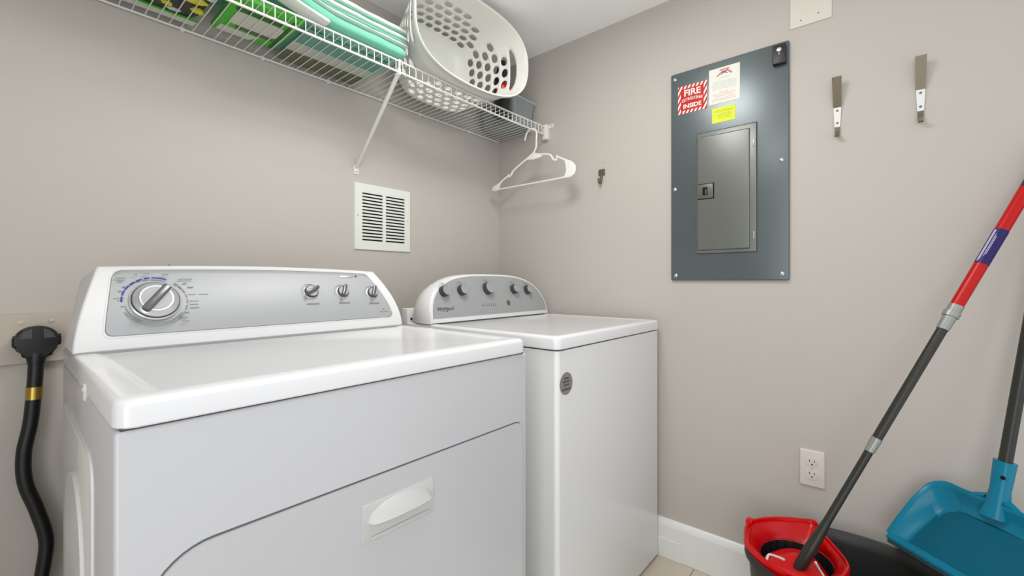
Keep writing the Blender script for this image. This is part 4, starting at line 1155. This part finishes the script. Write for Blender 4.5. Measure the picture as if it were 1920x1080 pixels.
tube(b, catmull([(mhx - .040, mhy + .062, mhz + .004), (mhx - .018, mhy + .060, mhz + .010), (mhx - .022, mhy + .040, mhz + .0145), (mhx - .028, mhy + .022, mhz + .0165)], 6), .0032, 8)
tube(b, catmull([(mhx + .022, mhy - .040, mhz + .012), (mhx - .002, mhy - .050, mhz + .010), (mhx - .020, mhy - .062, mhz + .004)], 6), .0032, 8)
obj('loose_strand', b, M['terry'], mo)
seg('socket', -0.012, 0.050, .0135, M['polegrey'], .0150)
seg('socket_neck', 0.050, 0.125, .0150, M['polegrey'], .0096)
seg('lower_pole', 0.12, 0.352, .0092, M['polegrey'])
seg('lower_joint', 0.322, 0.358, .0108, M['joint'], .0122)
seg('middle_pole', 0.355, 0.655, .0108, M['polegrey'])
j = seg('upper_joint', 0.650, 0.712, .0125, M['joint'], .0150)
seg('joint_ring', 0.683, 0.695, .0168, M['joint'], par=j)
seg('red_sleeve', 0.710, 1.012, .0136, M['redpole'], label='red upper section of the pole')
lb_ = seg('wrap_label', 0.818, 0.905, .0140, M['navy'], label='dark blue wrap label with pale print')
# pale print lines along the label on the room side
axn = ax.normalized(); tocam = Vector((-1.5, 0.3, .3)); tocam = (tocam - axn * tocam.dot(axn)).normalized(); sd = axn.cross(tocam)
b = nb()
for ang, s0, s1 in ((-.75, .822, .902), (-.62, .822, .902), (-.50, .826, .90), (-.2, .835, .890), (-.02, .84, .885)):
    dv = tocam * math.cos(ang) + sd * math.sin(ang)
    tube(b, [mpb + ax * s0 + dv * .0140, mpb + ax * s1 + dv * .0140], .0008, 5)
obj('label_print', b, M['lilac'], parent=lb_)
seg('grip', 1.012, 1.15, .0135, M['polegrey'])

# ---------------- dustpan ----------------
LC = Vector((1.4530, -0.1215, 0.3700)); U = Vector((0.677, 0.736, 0)).normalized()      # lip centre, lip direction (towards the wall end)
Vv = Vector((0.520, -0.471, 0.712)); Vv = (Vv - U * Vv.dot(U)).normalized(); Wn = U.cross(Vv).normalized()
if Wn.z < 0: Wn = -Wn
dp = thing('dustpan', 'teal plastic dustpan with a long dark handle leaning at the right wall', 'dustpan', tuple(LC))
DWH, DL = 0.150, 0.185
def dpp(u, v, w): return LC + U * u + Vv * v + Wn * w
# tray section: floor and flaring walls, drawn as concentric outlines
def outline(ext, back_drop=0.0):
    pts = []
    hw = DWH + ext
    pts += [(hw, 0.0), (hw - .004, .05), (hw - .012, .11)]
    r = .045
    for k in range(7):
        a = PI / 2 * k / 6; pts.append((hw - .018 - r + r * math.cos(a), DL + ext - r + r * math.sin(a)))
    pts += [(.07, DL + ext - .002), (0, DL + ext)]
    full = pts + [(-x, y) for x, y in reversed(pts[:-1])]
    return full
b = nb()
layers = [(-.040, .0, True), (-.034, .0005, True), (-.016, .012, True), (-.006, .026, True), (.0, .032, True), (.006, .033, True), (.008, .029, True), (.003, .024, True), (-.008, .008, True), (-.028, -.005, True)]
def wscale(v): return .32 + .68 * min(1, v / .12)          # walls sink toward the lip
R_ = []
for ext, w, _ in layers:
    R_.append([b.verts.new(dpp(x, y, w * wscale(y) if w > 0 else w)) for x, y in outline(ext)])
for A_, B_ in zip(R_[:-1], R_[1:]):
    for i in range(len(A_) - 1): b.faces.new([A_[i], A_[i + 1], B_[i + 1], B_[i]])
b.faces.new(R_[0]); b.faces.new(list(reversed(R_[-1])))
tray = obj('pan', b, M['teal'], dp, smooth=50)
b = nb(); fl = [(x * .99, y * .99 + .001) for x, y in outline(-.041)]
A_ = [b.verts.new(dpp(x, y, .0008)) for x, y in fl]; b.faces.new(A_)
B_ = [b.verts.new(dpp(x, y, -.001)) for x, y in fl]; b.faces.new(list(reversed(B_)))
for i in range(len(A_)): b.faces.new([A_[i], A_[(i + 1) % len(A_)], B_[(i + 1) % len(A_)], B_[i]])
obj('pan_floor', b, M['tealfloor'], parent=tray, smooth=0)
def slabbox(u0, u1, v0, v1, w0, w1):
    b = nb(); vs_ = [b.verts.new(dpp(u, v, w)) for u in (u0, u1) for v in (v0, v1) for w in (w0, w1)]
    for f in ((0, 1, 3, 2), (4, 6, 7, 5), (0, 4, 5, 1), (2, 3, 7, 6), (0, 2, 6, 4), (1, 5, 7, 3)): b.faces.new([vs_[i] for i in f])
    bmesh.ops.bevel(b, geom=list(b.edges), offset=min(abs(w1 - w0), abs(v1 - v0)) * .25, segments=2, affect='EDGES')
    return b
obj('lip', slabbox(-DWH - .004, DWH + .004, -.014, .006, -.004, .009), M['teal'], dp)
obj('lip_rubber', slabbox(-DWH - .001, DWH + .001, -.020, -.010, -.008, .001), M['rubber'], dp)
# socket and handle
hb0 = dpp(0, DL + .002, .024)
ht = Vector((1.630, -0.318, 1.38)); ha = (ht - Vector((1.540, -.197, .53)))
hstart = dpp(0, DL - .006, .012); hd_ = (ht - hstart)
hn = hd_.normalized()
b = nb(); tube(b, [hstart - hn * .016, hstart + hn * .01, hstart + hn * .05, hstart + hn * .118], .02, 20, radii=[.030, .0220, .0185, .0205])
sk_ = obj('handle_socket', b, M['teal'], dp)
tcm = Vector((-1.5, .15, .4)); tcm = (tcm - hn * tcm.dot(hn)).normalized()
b = nb(); lathe(b, [(.0045, 0), (.0045, .0018)], hstart + hn * .082 + tcm * .0198, tcm, 14)
obj('socket_hole', b, M['dark'], parent=sk_)
b = nb()
for s_ in (-1, 1):   # webs from the socket down to the pan back
    A_ = [dpp(s_ * .012, DL + .002, .028), dpp(s_ * .055, DL + .004, .029), hstart + hn * .035 + U * s_ * .018, dpp(s_ * .02, DL + .004, .038)]
    B_ = [p - Wn * .006 for p in A_]
    a_ = [b.verts.new(p) for p in A_]; c_ = [b.verts.new(p) for p in B_]
    b.faces.new(a_); b.faces.new(list(reversed(c_)))
    for i in range(4): b.faces.new([a_[i], a_[(i + 1) % 4], c_[(i + 1) % 4], c_[i]])
obj('socket_web', b, M['teal'], parent=sk_, smooth=0)
obj('pole', tube(nb(), [hstart + hn * .10, ht - hn * .3, ht - hn * .15], .0125, 20), M['polegrey'], dp)
